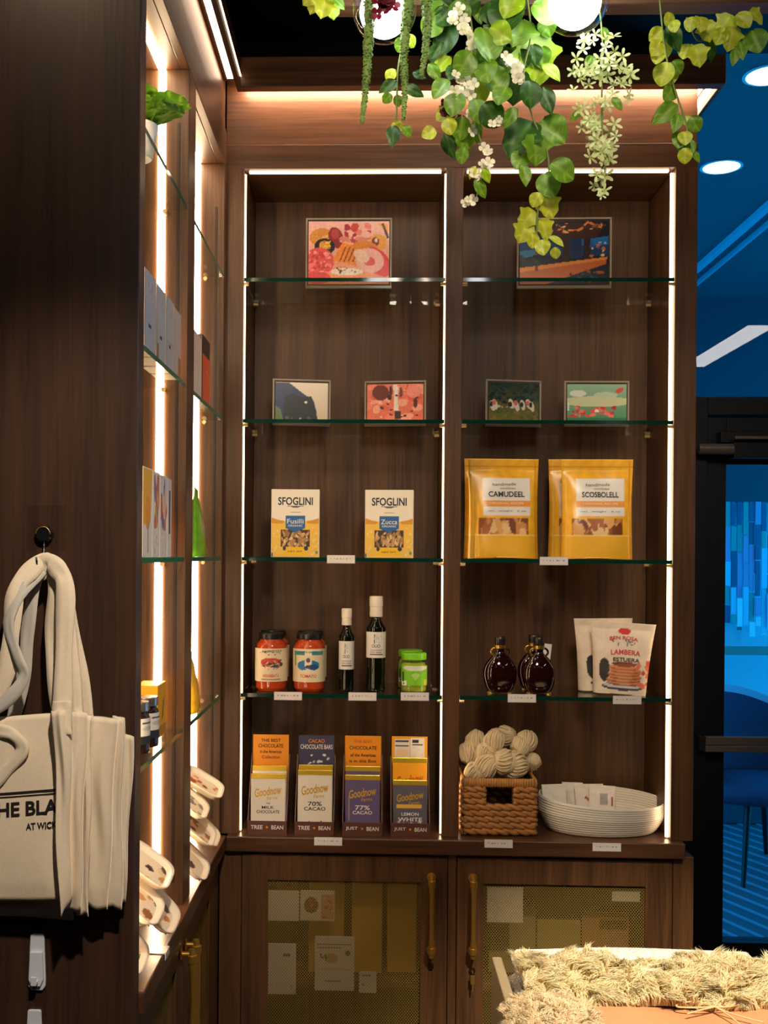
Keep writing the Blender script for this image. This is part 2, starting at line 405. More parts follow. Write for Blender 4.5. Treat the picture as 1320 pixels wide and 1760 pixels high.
def door_part(parent, w, h, st, matl, base, rz, hx, hz, hh, lockz=None, key=False, top=None):
    """door in local coords: x 0..w, z 0..h, front face y=0"""
    tp = top or st
    d = part('door', MB().box(0, st, 0, .02, 0, h).box(w-st, w, 0, .02, 0, h).box(st, w-st, 0, .02, h-tp, h).box(st, w-st, 0, .02, 0, st), matl, parent, bevel=.0012)
    d.location = Vector(base)-wloc(parent); d.rotation_euler = (0, 0, rz)
    wm = part('wire_mesh', hexmesh(w-2*st, h-st-tp), M_wire, d); wm.location = (st, .008, st); wm['label'] = 'brass wire mesh infill'
    hd = handle(d, hh); hd.location = (hx, 0, hz); hd['label'] = 'brass bow handle'
    if lockz is not None:
        lk = part('lock', MB().tube([(hx, 0, lockz), (hx, -.006, lockz)], [.009, .008], 14), mat('lock_bronze', C(70, 45, 35), .35, .8) if 'lock_bronze' not in MATS else MATS['lock_bronze'], d)
        if key:
            mb = MB().tube([(hx, -.006, lockz), (hx, -.02, lockz)], .0022, 8)
            mb.box(hx-.0055, hx+.0055, -.022, -.019, lockz-.03, lockz-.006).box(hx-.002, hx+.002, -.022, -.019, lockz-.05, lockz-.03)
            part('key', mb, M_brass, d)
    return d
zdt = P(590, 1471, 2.99).z; zb = .1
B1 = thing('base_cabinet', 'walnut base cabinet with two wire mesh doors under the far counter', 'cabinet', ((xL0+xR1)/2, 3.1, 0))
xd = [P(px, 1600, 2.99).x for px in (415, 768, 785, 1155, 1192)]
def bp1(name, mb, bev=.0015): return part(name, mb, wv, B1, world=True, bevel=bev)
bp1('stile', MB().box(xC-.02, xd[0]-.002, 2.992, 3.02, 0, ZC-.042)); bp1('stile', MB().box(xd[1]+.002, xd[2]-.002, 2.992, 3.02, 0, ZC-.042))
bp1('stile', MB().box(xd[3]+.002, xd[4], 2.992, 3.02, 0, ZC-.042)); bp1('rail', MB().box(xd[0]-.002, xd[1]+.002, 2.998, 3.02, zdt+.002, ZC-.042))
bp1('rail', MB().box(xd[2]-.002, xd[3]+.002, 2.998, 3.02, zdt+.002, ZC-.042))
bp1('plinth', MB().box(xd[0]-.002, xd[3]+.002, 3.03, 3.05, 0, zb-.002))
bp1('back_panel', MB().box(xC, xd[4], 3.33, 3.345, 0, ZC-.042)); bp1('side_panel', MB().box(xd[4]-.02, xd[4], 3.02, 3.33, 0, ZC-.042)); bp1('cabinet_floor', MB().box(xC, xd[4]-.02, 3.02, 3.33, zb, zb+.018))
bp1('inner_shelf', MB().box(xd[0]+.03, xd[3]-.03, 3.06, 3.33, .372, .39))
sth = (P(460, 1600, 2.99).x-xd[0])
tph = zdt-P(590, 1515, 2.99).z
hz1 = P(741, 1640, 2.99).z; hh1 = P(741, 1500, 2.99).z-hz1
d1 = door_part(B1, xd[1]-xd[0], zdt-zb, sth, wv, (xd[0], 2.99, zb), 0, P(741, 1570, 2.99).x-xd[0], hz1-zb, hh1, P(741, 1660, 2.99).z-zb, top=tph)
d2 = door_part(B1, xd[3]-xd[2], zdt-zb, sth, wv, (xd[2], 2.99, zb), 0, P(812, 1570, 2.99).x-xd[2], hz1-zb, hh1, P(812, 1668, 2.99).z-zb, True, top=tph)
B2 = thing('base_cabinet', 'walnut base cabinet with brass handles along the left counter', 'cabinet', (xC-.2, 2.4, 0))
def bp2(name, mb, bev=.0015): return part(name, mb, wv, B2, world=True, bevel=bev)
bp2('side_panel', MB().box(xB, xC-.02, YP1+.002, YP1+.02, 0, ZC-.042)); bp2('stile', MB().box(xC-.045, xC-.022, 2.90, 2.985, 0, ZC-.042)); bp2('back_panel', MB().box(xB, xB+.012, YP1+.02, 2.9, 0, ZC-.042))
bp2('cabinet_floor', MB().box(xB+.012, xC-.05, YP1+.02, 2.9, zb, zb+.018)); bp2('rail', MB().box(xC-.045, xC-.022, YP1+.02, 2.90, zdt+.003, ZC-.042))
# doors face +x: local x runs along +y, local -y points to +x
wdl = (2.898-1.925)/2-.002
door_part(B2, wdl, zdt-zb, sth, wv, (xC-.021, 1.925, zb), PI/2, wdl-.028, hz1-zb, hh1, top=tph)
door_part(B2, wdl, zdt-zb, sth, wv, (xC-.021, 1.925+wdl+.003, zb), PI/2, .028, hz1-zb, hh1, top=tph)

# ------------------------------------------------------------------ light canopy above the units
K = thing('light_canopy', 'dark walnut light canopy with glowing strips above the shelves', 'light canopy', (0, 2.95, ZS))
xo = P(1248, 130, 2.93).x; xi = P(413, 140, 2.93).x
def kp(name, mb, mt): return part(name, mb, mt, K, world=True, bevel=.0015)
kp('fascia', MB().box(xi, xo, 2.93, 2.965, ZS, ZS2), wx)
kp('fascia', MB().box(xi-.012, xi, .5, 2.9649, ZS, ZS2), wy)
kp('fascia', MB().box(xo-.012, xo, 2.9655, YW-.12, ZS, ZS2), wy)
kp('soffit', MB().box(xi, xo-.012, 2.965, YF+.008, ZS+.03, ZS+.045), wx)
kp('soffit', MB().box(xR1, xo-.012, YF+.008, YW-.12, ZS+.03, ZS+.045), wy)
kp('soffit', MB().box(xF-.006, xi-.012, YP1, 2.965, ZS+.03, ZS+.045), wy)
for xx in (xF+.007, xF+.031): ledbar('led_strip', xx, xx+.016, YP1+.01, 2.945, ZS+.0282, ZS+.03, K, ledc)
ledbar('led_strip', xi+.004, xo-.05, 2.969, 2.983, ZS+.022, ZS+.03, K, emis('led_cove_front', (1, .66, .46), LED_STR*6))
for xx, ww in ((xR1+.004, .012), (xR1+.028, .02)): ledbar('led_strip', xx, xx+ww, 2.985, YW-.13, ZS+.024, ZS+.03, K, ledc)

# ------------------------------------------------------------------ door wall
D = link('door_1', None); D.location = (1.4, YW, 0); D['kind'] = 'structure'; D['label'] = 'black framed glass entrance door with a push bar'
def dp(name, mb, mt, parent=None, bev=.002, lab=None):
    o = part(name, mb, mt, parent or D, world=True, bevel=bev)
    if lab: o['label'] = lab
    return o
zt0, zt1 = P(1260, 717, YW).z, P(1260, 686, YW).z
xg = P(1240, 1200, YW).x; xs_ = P(1205, 1200, YW).x; xe = 1.98
dp('frame', MB().box(xR1+.002, xs_, YW-.05, YW+.05, 0, zt1), M_alu)
dp('transom_bar', MB().box(xs_, xe+.1, YW-.05, YW+.05, zt0, zt1), M_alu)
dp('door_stile', MB().box(xs_+.002, xg, YW-.03, YW+.03, .01, zt0-.003), M_alu); dp('door_stile', MB().box(xe-.06, xe, YW-.03, YW+.03, .01, zt0-.003), M_alu)
zr = P(1280, 800, YW).z; zbt = P(1280, 1615, YW).z
dp('door_rail', MB().box(xg, xe-.06, YW-.03, YW+.03, zr, zt0-.003), M_alu); dp('door_rail', MB().box(xg, xe-.06, YW-.03, YW+.03, .01, zbt), M_alu)
dp('pane', MB().box(xg, xe-.06, YW-.004, YW+.004, zbt, zr), M_pane, bev=0, lab='clear glass pane with the blue lobby behind')
dp('frame', MB().box(xe+.002, xe+.1, YW-.05, YW+.05, 0, zt0), M_alu)
# push bar
y_b = YW-.09; zpb = P(1280, 1267, y_b).z; zpb0 = P(1280, 1294, y_b).z; xpb = P(1213, 1280, y_b).x
pb = dp('push_bar', MB().box(xpb, xe-.08, y_b, y_b+.02, zpb0+.022, zpb).box(xpb, xe-.08, y_b+.004, y_b+.024, zpb0, zpb0+.02), M_bar, lab='bronze push bar')
dp('end_cap', MB().box(xpb-.02, xpb, y_b+.002, YW-.03, zpb0+.004, zpb-.002), M_black, pb)
# overhead closer
ycl = YW-.10; z0 = P(1260, 781, ycl).z; z1 = P(1260, 762, ycl).z
cl = dp('door_closer', MB().box(P(1262, 770, ycl).x, xe-.3, ycl, YW-.03, z0-.01, z1+.004).box(P(1243, 770, ycl).x, xe-.5, ycl+.02, YW-.031, z1+.004, z1+.04), M_alu)
dp('closer_cover', MB().tube([(P(1202, 771, ycl).x, ycl+.01, (z0+z1)/2), (P(1262, 771, ycl).x, ycl+.01, (z0+z1)/2)], (z1-z0)/2, 16), M_bar, cl)
dp('closer_arm', MB().box(P(1262, 770, ycl).x, xe-.35, ycl-.01, ycl, z1+.012, z1+.022), M_bar, cl)
win = link('window_1', None); win.location = (1.4, YW, 2.2); win['kind'] = 'structure'; win['label'] = 'tall clear window above the entrance door'
part('pane', MB().box(xR1+.001, 3.38, YW-.004, YW+.004, zt1, ZCEIL), M_pane, win, world=True)
part('pane', MB().box(xe+.1, 3.38, YW-.004, YW+.004, .1, zt0), M_pane, win, world=True)
part('frame', MB().box(xe+.1, 3.38, YW-.05, YW+.05, zt0, zt1).box(xe+.1, 3.38, YW-.05, YW+.05, 0, .1).box(3.34, 3.39, YW-.05, YW+.05, .1, ZCEIL), M_alu, win, world=True)

# ------------------------------------------------------------------ lobby beyond the glass
M_lw = mat('lobby_paint', C(205, 222, 235), .7); M_lc = mat('lobby_ceiling_paint', C(66, 84, 94), .5); M_lf = mat('lobby_floor_mat', C(70, 86, 96), .6)
M_ld = mat('lobby_dark_paint', C(50, 66, 80), .6)
YL = 7.2; ZL = 3.3
struct('wall_lobby', MB().box(.2, 3.9, YL, YL+.08, 0, ZL), M_lw, label='blue lit lobby wall beyond the glass door')
struct('ceiling_lobby', MB().box(.2, 3.9, YW+.05, YL, ZL, ZL+.08), M_lc, label='dark blue lobby ceiling with round downlights')
struct('floor_lobby', MB().box(.2, 3.9, YW, YL, -.06, 0), M_lf, label='ribbed dark blue lobby floor mat')
struct('baseboard_lobby', MB().box(.2, 3.9, YL-.03, YL, 0, .28), M_ld)
struct('trim_1', MB().box(.2, 3.9, YL-.12, YL, P(1280, 862, YL-.12).z, ZL), M_ld, label='dark blue bulkhead above the lit lobby wall')
for i, (xx, w) in enumerate(((1.86, .035), (1.97, .012))):
    struct(f'trim_{i+2}', MB().box(xx, xx+w, YW+.06, YL-.13, ZL-.03, ZL), mat('lobby_trim_paint_%d' % i, C(135, 165, 185), .6), label='pale trim line running along the lobby ceiling')
fm = bpy.data.objects['floor_lobby']
rib = MB().box(-.009, .009, -2.2, 2.2, 0, .006).mesh('rib', mat('mat_rib', C(110, 140, 160), .5))
for i in range(34):                       # ribs lie diagonally across the mat
    o = link('rib', rib, fm); o.location = (.6+i*.11, 4.75, 0); o.rotation_euler = (0, 0, math.radians(24))
def downlight(px, py, label):
    p = PZ(px, py, ZL)
    t = thing('downlight', label, 'downlight', (p.x, p.y, ZL), group='lobby downlights')
    part('trim_ring', MB().lathe([(.088, 0), (.09, -.004), (.078, -.006), (.075, -.002), (.075, 0)], 28), M_white, t, auto=40)
    part('lens', MB().lathe([(.075, -.001), (.075, -.004)], 28), emis('downlight_glow', (.9, .97, 1), 6) if 'downlight_glow' not in MATS else MATS['downlight_glow'], t)
downlight(1240, 286, 'round white downlight on the lobby ceiling, fully in view'); downlight(1322, 128, 'round white downlight cut off by the right photo edge')
# hanging glass artwork
art = thing('wall_artwork', 'hanging artwork of vertical glass strips on the blue lobby wall', 'artwork', (P(1280, 1000, YL).x, YL-.12, 1.6))
rr = random.Random(4)
ac = [mat('art_glass_'+n, C(*c), .2) for n, c in (('pale', (235, 245, 250)), ('lilac', (240, 160, 205)), ('teal', (70, 170, 165)), ('deep', (60, 90, 130)), ('sky', (170, 215, 240)))]
for k in range(9):
    px = 1236+k*10.5; y = 862
    yend = 1065+rr.uniform(0, 22)+k*1.5
    while y < yend:
        h = rr.uniform(28, 78); y2 = min(y+h, yend)
        a = P(px, y, YL-.1-.03*rr.random()); b = P(px+rr.uniform(7, 9.5), y2, a.y)
        part('glass_strip', MB().box(a.x, b.x, a.y, a.y+.012, b.z, a.z), rr.choice(ac), art, world=True); y = y2+rr.uniform(0, 3)
rl = tag(part('wall_rail', MB().box(.9, 3.4, YL-.2, YL-.14, P(1280, 1126, YL-.2).z, P(1280, 1112, YL-.2).z).box(1.2, 1.24, YL-.16, YL, 1.0, 1.03).box(3.2, 3.24, YL-.16, YL, 1.0, 1.03), mat('rail_grey', C(150, 140, 130), .5), None), 'grey horizontal rail below the lobby artwork', 'rail')
# lounge chair in the lobby
LCH = thing('lounge_chair', 'blue tub lounge chair standing in the lobby', 'chair', (P(1300, 1250, 5.6).x, 5.6, 0), rz=.35)
M_up = mat('chair_fabric', C(45, 62, 90), .8, bump=.2, bscale=300); M_up2 = mat('chair_shell', C(170, 200, 220), .6)
def shellf(u, v):
    a = PI*(1.08*u-.04); r = .36+.05*v; z = .42+v*(.30+.20*math.sin(PI*u)**1.5)
    return (r*math.cos(a), r*math.sin(a)*.85, z)
mb = MB().grid(shellf, 24, 8); mb2 = MB().grid(lambda u, v: tuple(Vector(shellf(u, v))*.86+Vector((0, 0, .07+.02*v))), 24, 8, flip=True)
part('shell', mb, M_up2, LCH, smooth=True); part('backrest', mb2, M_up, LCH, smooth=True)
part('seat', MB().lathe([(.2, .38), (.33, .39), (.345, .43), (.33, .47), (.15, .485), (.01, .487)], 28, 1, .9), M_up, LCH, smooth=True)
for sx in (-1, 1):
    for sy in (-1, 1): part('leg', MB().tube([(sx*.17, sy*.15, .40), (sx*.26, sy*.23, 0)], [.018, .011], 8), M_alu, LCH)
tag(part('planter_box', MB().box(1.0, 3.3, 6.55, 6.95, 0, .5), M_ld, None, bevel=.01), 'low dark blue bench box behind the lounge chair', 'bench')
# ------------------------------------------------------------------ shelf goods, facing the camera
def spot(px, zt, Y): return Vector((P(px, 954.5-(zt-1.6)*F/Y, Y).x, Y, zt))
def pxw(n, Y): return n*Y/F
def acrylic(label, px, zt, Y, wp, hp, shapes, rz, grp, nu=72, nv=54):
    w = pxw(wp, Y); h = pxw(hp, Y); t = thing('photo_stand', label, 'photo stand', spot(px, zt, Y), math.radians(rz), grp)
    b = .005
    part('acrylic_panel', MB().box(-w/2+b, w/2-b, -.003, .004, b+.004, h-b), M_acry, t)
    part('acrylic_rim', MB().box(-w/2, w/2, -.004, .005, 0, b+.004).box(-w/2, w/2, -.004, .005, h-b, h).box(-w/2, -w/2+b, -.004, .005, b+.004, h-b).box(w/2-b, w/2, -.004, .005, b+.004, h-b), MATS['acrylic_rim'], t, bevel=.001)
    part('foot', MB().box(-w/2, w/2, .005, .07, 0, .004), M_acry, t)
    flatprint('photo', w-2*b-.006, h-2*b-.012, shapes, t, (0, -.0034, b+.007), nu, nv, M_gloss)
    return t
mat('acrylic_rim', C(178, 170, 160), .15, transl=.3)
food = [('g', (238, 150, 95), (246, 196, 196)), ('e', .16, .75, .15, .14, (220, 150, 70), .4), ('e', .22, .72, .06, .06, (240, 190, 120)), ('e', .34, .74, .09, .17, (150, 40, 50), .2), ('e', .33, .80, .05, .08, (190, 70, 70)),
  ('s', 26, (.46, .70, .76, .96), [(205, 60, 70), (235, 130, 130), (170, 35, 60), (245, 190, 180)], .02, .06, 3), ('s', 22, (.36, .60, .72, .74), [(245, 205, 190), (230, 140, 130), (200, 60, 70)], .02, .07, 5),
  ('e', .86, .66, .11, .14, (240, 170, 60)), ('e', .83, .68, .05, .07, (120, 30, 25)), ('e', .84, .70, .02, .03, (250, 230, 190)), ('p', [(.84, .98), (.99, .95), (.99, .74), (.93, .86)], (245, 170, 80)), ('p', [(.9, .97), (.93, .97), (1, .74), (.97, .73)], (40, 25, 25)),
  ('e', .20, .60, .13, .13, (35, 30, 35)), ('e', .20, .62, .07, .07, (225, 170, 60)), ('s', 8, (.14, .56, .27, .68), [(250, 205, 90), (190, 120, 40)], .012, .03, 9),
  ('e', .13, .36, .19, .22, (232, 90, 95)), ('s', 60, (.0, .17, .27, .52), [(245, 130, 130), (215, 65, 75), (250, 165, 160)], .012, .035, 2),
  ('e', .12, .10, .16, .10, (225, 75, 85)), ('p', [(.30, .38), (.42, .66), (.74, .58), (.64, .28)], (245, 150, 60)), ('p', [(.42, .66), (.45, .68), (.74, .61), (.74, .57)], (250, 190, 120))]
for k in range(6): food.append(('p', [(.38+k*.055, .36), (.395+k*.055, .36), (.47+k*.055, .60), (.455+k*.055, .60)], (120, 50, 20)))
food += [('e', .70, .60, .15, .09, (225, 140, 45), -.2), ('e', .86, .36, .14, .26, (225, 55, 65), .5), ('e', .76, .38, .17, .20, (250, 190, 185), .4), ('e', .76, .36, .07, .07, (225, 90, 95)), ('e', .66, .45, .08, .12, (250, 215, 200), .6), ('e', .48, .20, .20, .06, (245, 235, 225)), ('s', 10, (.34, .18, .58, .26), [(60, 30, 25), (120, 60, 40)], .008, .02, 8), ('n', 9, .12)]
FG = 'acrylic photo stands'
acrylic('large photo stand showing pink and orange food, left bay', 599, ZSH[0], 3.125, 148, 121, food, 0, FG, 100, 80)
night = [('f', (14, 20, 34)), ('r', 0, .45, 1, .72, (18, 60, 110)), ('p', [(0, .52), (.2, .56), (.2, .46), (0, .4)], (50, 130, 180)), ('p', [(.7, .7), (1, .76), (1, .62), (.7, .6)], (25, 110, 190)), ('r', .48, .34, .56, .86, (52, 30, 20)), ('r', .72, .34, .79, .84, (44, 26, 18)), ('r', .57, .40, .70, .74, (14, 46, 92)), ('p', [(.3, .86), (.4, .72), (.85, .72), (.95, .9), (.6, .98)], (58, 30, 14)),
  ('s', 34, (.3, .82, .98, .98), [(220, 130, 70), (20, 14, 14), (240, 190, 150), (30, 20, 20), (150, 80, 40)], .012, .05, 4, .5), ('p', [(0, .22), (.97, .40), (.97, .32), (.3, .0), (0, 0)], (190, 100, 42)), ('p', [(.0, .26), (.98, .43), (.98, .39), (0, .19)], (225, 140, 60)), ('p', [(.3, .0), (.97, .30), (.97, 0)], (10, 22, 42)), ('s', 16, (.5, .02, .95, .22), [(24, 60, 100), (150, 80, 40), (30, 40, 60)], .02, .05, 6, .6), ('r', .17, .2, .21, .7, (120, 60, 25)), ('s', 12, (.8, .44, .96, .66), [(200, 110, 60), (240, 200, 160), (20, 90, 170)], .01, .03, 12), ('s', 10, (0, .30, .2, .45), [(20, 26, 30), (40, 60, 60)], .02, .05, 3)]
acrylic('large photo stand showing a blue night terrace, right bay', 969, ZSH[0], 3.125, 160, 121, night, -1, FG, 90, 70)
cow = [('g', (205, 190, 165), (235, 225, 212)), ('p', [(0, 1), (.25, 1), (.45, .80), (.60, .66), (.70, .62), (.78, .3), (.8, 0), (0, 0)], (24, 44, 92)), ('p', [(.14, 0), (.18, .62), (.3, .72), (.55, .62), (.68, .66), (.74, .5), (.80, .1), (.86, 0)], (14, 17, 28)), ('p', [(0, 0), (0, .42), (.1, .3), (.16, 0)], (90, 110, 70)), ('s', 7, (.2, .02, .7, .12), [(180, 170, 150), (70, 80, 60)], .02, .05, 3), ('e', .58, .5, .025, .03, (230, 230, 230)), ('r', 0, 0, 1, .03, (80, 90, 60))]
acrylic('small photo stand showing a dark cow silhouette', 518, ZSH[1], 3.16, 100, 80, cow, 9, FG)
meat = [('f', (232, 120, 96)), ('s', 40, (0, 0, 1, 1), [(240, 140, 115), (225, 100, 82), (245, 170, 150)], .06, .14, 3), ('e', .24, .78, .15, .2, (110, 45, 45)), ('e', .40, .66, .04, .08, (60, 30, 30)), ('p', [(.48, .3), (.56, .3), (.54, 1), (.47, 1)], (235, 230, 226)), ('e', .42, .82, .03, .14, (90, 40, 40)), ('e', .60, .78, .03, .14, (120, 70, 60)), ('s', 14, (.2, .1, .9, .75), [(70, 30, 32), (60, 26, 30), (245, 200, 190)], .02, .045, 7), ('e', .83, .8, .13, .16, (240, 150, 140)), ('e', .86, .5, .04, .13, (95, 40, 40)), ('r', .50, .08, .60, .28, (60, 50, 50)), ('n', 8, .1)]
acrylic('small photo stand showing pink sliced meats', 679, ZSH[1], 3.16, 106, 78, meat, -7, FG)
sheep = [('g', (120, 120, 60), (20, 42, 30)), ('s', 120, (0, .5, 1, 1), [(22, 48, 34), (36, 66, 44), (14, 30, 24), (50, 80, 56)], .02, .06, 4), ('s', 70, (0, 0, 1, .35), [(120, 110, 50), (90, 110, 50), (150, 120, 60), (70, 90, 40)], .02, .05, 6), ('s', 9, (.2, .36, .5, .42), [(225, 140, 110), (235, 200, 180)], .02, .03, 3)]
for k, cxx in enumerate((.08, .13, .45, .56, .68, .8, .86)): sheep += [('e', cxx, .42+.03*(k % 3), .05, .13, (232, 225, 215), .2), ('e', cxx-.02, .46+.04*(k % 2), .035, .07, (225, 120, 110) if k % 2 else (40, 40, 45))]
acrylic('small photo stand showing white animals in a meadow', 882, ZSH[1], 3.16, 98, 80, sheep, 10, FG)
birds = [('g', (70, 140, 95), (150, 195, 170)), ('e', .5, .55, .6, .14, (205, 215, 175)), ('e', .18, .76, .14, .09, (225, 235, 225)), ('e', .65, .72, .2, .08, (190, 215, 195)), ('s', 30, (.02, .16, .8, .42), [(225, 90, 85), (205, 60, 65), (240, 130, 120), (190, 50, 60)], .03, .06, 5), ('e', .88, .84, .05, .09, (220, 90, 75), -.6), ('e', .5, .30, .04, .04, (250, 240, 230)), ('r', 0, 0, 1, .12, (55, 125, 80)), ('r', .01, .3, .04, .5, (230, 240, 230))]
acrylic('small photo stand showing red birds on green', 1025, ZSH[1], 3.15, 110, 78, birds, 0, FG)

# pasta boxes -------------------------------------------------------
NAVY = ink((28, 38, 58), 'navy_ink'); BLUEI = ink((220, 225, 215), 'cream_ink'); WHITEI = ink((240, 236, 228), 'white_ink'); REDI = ink((205, 40, 38), 'red_ink'); GOLDI = mat('gold_ink', C(226, 178, 58), .35, .4); BLK = ink((30, 27, 28), 'black_ink')
def pasta(label, px, Y, rz, grp, word='Cavatelli'):
    w, h, d = pxw(83, Y), pxw(117, Y), .058
    t = thing('pasta_box', label, 'box', spot(px, ZSH[2], Y+d/2), math.radians(rz), grp)
    part('carton', MB().box(-w/2, w/2, -d/2, d/2, 0, h), mat('carton_cream', C(232, 222, 205), .55) if 'carton_cream' not in MATS else MATS['carton_cream'], t, bevel=.0012)
    Y1, Y2 = (236, 190, 74), (214, 150, 40)
    sh = [('f', (236, 228, 212)), ('p', [(0, 0), (0, .58), (.14, .55), (.30, .53), (.70, .53), (.86, .55), (1, .58), (1, 0)], Y1), ('p', [(0, .58), (.14, .55), (.28, .53), (.24, .50), (.12, .49), (0, .50)], Y2), ('p', [(1, .58), (.86, .55), (.72, .53), (.76, .50), (.88, .49), (1, .50)], Y2),
          ('r', .29, .43, .71, .61, (30, 98, 165)), ('p', [(.29, .43), (.5, .36), (.71, .43)], (30, 98, 165)), ('r', .40, .655, .6, .668, (150, 150, 150)), ('r', .33, .752, .67, .757, (90, 90, 95)), ('e', .5, .745, .09, .012, (90, 90, 95)),
          ('r', .20, .15, .80, .40, (70, 48, 32)), ('s', 60, (.22, .17, .78, .38), [(200, 160, 110), (176, 130, 82), (222, 188, 140), (150, 108, 66)], .03, .06, len(label) % 50, .6), ('p', [(.34, .43), (.5, .36), (.66, .43)], (30, 98, 165)),
          ('p', [(.30, .15), (.70, .15), (.76, .03), (.24, .03)], (240, 190, 20)), ('e', .27, .125, .035, .03, (25, 45, 85)), ('e', .73, .125, .045, .03, (25, 45, 85)), ('s', 26, (.02, .04, .17, .44), [(230, 214, 160), (225, 180, 80)], .008, .02, 4), ('s', 26, (.84, .04, .98, .44), [(230, 214, 160), (225, 180, 80)], .008, .02, 5), ('r', 0, 0, .03, .06, (40, 70, 120)), ('e', .95, .07, .03, .025, (120, 140, 110))]
    flatprint('front_print', w*.985, h*.99, sh, t, (0, -d/2-.0006, h*.005), 90, 110)
    vs = [('f', (226, 216, 196)), ('r', 0, 0, 1, .55, (228, 182, 70)), ('s', 14, (.2, .08, .8, .9), [(60, 70, 100), (80, 90, 120)], .06, .12, 3, .3)]
    o = flatprint('side_print', d*.96, h*.99, vs, t, (-w/2-.0006, 0, h*.005), 12, 40); o.rotation_euler = (0, 0, -PI/2)
    lettering('SFOGLINI', w*.72, h*.118, NAVY, t, (0, -d/2-.0012, h*.825), .022)
    lettering(word, w*.34, h*.07, BLUEI, t, (0, -d/2-.0012, h*.53), .01); lettering('ORGANIC', w*.3, h*.03, BLUEI, t, (0, -d/2-.0012, h*.465), .01)
    lettering('NET WT', w*.30, h*.022, MATS['navy_ink'], t, (0, -d/2-.0012, h*.085), .01)
    return t
pasta('yellow and white pasta box in the left bay, further left', 508, 3.06, 1.5, 'pasta boxes', 'Fusilli'); pasta('yellow and white pasta box in the left bay, nearer the centre divider', 669, 3.05, -3, 'pasta boxes', 'Zucca')

# pouches -------------------------------------------------------------
def pouch_mesh(w, h, d, shapes, nu=44, nv=56, wr=.0015, taper=(1, 1), seed=1, top=.12, side=(200, 150, 40)):
    rr = random.Random(seed); ph = [rr.uniform(0, 6) for _ in range(6)]
    def half(u, v):
        e = max(0, 1-(2*u-1)**4)**.6
        p = (1-max(0, (v-.0))**1.5/(1-top)**1.5) if v < 1-top else 0
        return d/2*e*max(0, p)**.75
    def wid(v): return (taper[0]*(1-v)+taper[1]*v)*(1-.03*math.sin(PI*v))
    def wrinkle(u, v): return wr*(math.sin(9*u+ph[0]+4*v)*math.sin(7*v+ph[1])+.6*math.sin(17*v+ph[2]+6*u))*min(1, 6*u*(1-u)*2)
    mb = MB()
    mb.grid(lambda u, v: ((u-.5)*w*wid(v), -half(u, v)-.0012-wrinkle(u, v), v*h+.004*math.sin(PI*u)*(1 if v == 0 else 0)), nu, nv)
    mb.grid(lambda u, v: ((u-.5)*w*wid(v), half(u, v)+.0012, v*h), nu, nv, flip=True)
    n1 = nu+1; o2 = n1*(nv+1); fs = []
    for i in range(nu): fs.append((i, o2+i, o2+i+1, i+1)); a = nv*n1+i; fs.append((a, a+1, o2+a+1, o2+a))
    for j in range(nv): a = j*n1; fs.append((a, a+n1, o2+a+n1, o2+a)); b = a+nu; fs.append((b, o2+b, o2+b+n1, b+n1))
    mb.f += fs; mb.m += [0]*len(fs)
    U, V = uvgrid(nu, nv); c1 = paint(U, V, shapes).reshape(-1, 3); c2 = np.tile(np.array(C(*side), np.float32), (len(c1), 1))
    return mb, np.concatenate([c1, c2]), lambda u, v, off=.002: ((u-.5)*w*wid(v), -half(u, v)-.0012-wrinkle(u, v)-off, v*h)
YEL = (246, 184, 44)
def goldpouch(label, px, Y, rz, front, word, grp, seed, wp=121, hp=171):
    w, h, d = pxw(wp, Y), pxw(hp, Y), .075
    t = thing('snack_pouch', label, 'pouch', spot(px, ZSH[2], Y), math.radians(rz), grp)
    sh = [('f', YEL), ('n', 3, .10), ('r', .0, 0, 1, .245, (240, 182, 50)), ('r', .13, .245, .84, .405, (150, 84, 34)), ('s', 40, (.15, .26, .82, .39), [(226, 170, 100), (205, 140, 76), (236, 196, 140), (170, 100, 50), (120, 62, 26)], .03, .09, seed), ('r', .0, .236, 1, .246, (252, 214, 120)), ('r', .04, 0, .055, .97, (250, 200, 90)), ('r', .945, 0, .96, .97, (214, 146, 24)), ('r', 0, .925, 1, .932, (214, 150, 30))]
    if front: sh += [('r', .19, .43, .87, .80, (240, 236, 230)), ('r', .19, .52, .87, .585, (242, 160, 60))]
    else: sh += [('r', .15, .43, .9, .75, (240, 236, 230))]
    mb, cols, fn = pouch_mesh(w, h, d, sh, 60, 80, .0012, seed=seed, side=(206, 146, 30))
    part('pouch_body', mb, M_gloss, t, smooth=True, colors=cols)
    if front:
        def wrap(cu0, cv0): return lambda X, Z: fn(cu0+X/w, cv0+Z/h, .0022)
        lettering(word, w*.52, h*.055, NAVY, t, (0, 0, 0), .02, wrap(.53, .645)); lettering('handmade', w*.34, h*.03, ink((90, 90, 95), 'grey_ink'), t, (0, 0, 0), .0, wrap(.5, .745), slant=.03)
        lettering('cookies', w*.22, h*.022, MATS['grey_ink'], t, (0, 0, 0), .0, wrap(.55, .705)); lettering('ORIGINAL RECIPE', w*.5, h*.02, WHITEI, t, (0, 0, 0), .0, wrap(.53, .553))
        lettering('net   weight   6 oz', w*.56, h*.02, MATS['grey_ink'], t, (0, 0, 0), .0, wrap(.53, .475))
    return t
goldpouch('golden snack pouch at the far left of its shelf, mostly hidden behind another', 857, 3.17, 4, False, '', 'golden pouches', 3)
goldpouch('golden snack pouch with white label, front left of the right bay', 864, 3.06, 3, True, 'CAMUDEEL', 'golden pouches', 5)
goldpouch('golden snack pouch peeking out left behind the front right pouch', 1003, 3.17, -2, False, '', 'golden pouches', 7)
goldpouch('golden snack pouch with white label, front right of the right bay', 1025, 3.06, -2, True, 'SCOSBOLELL', 'golden pouches', 9)

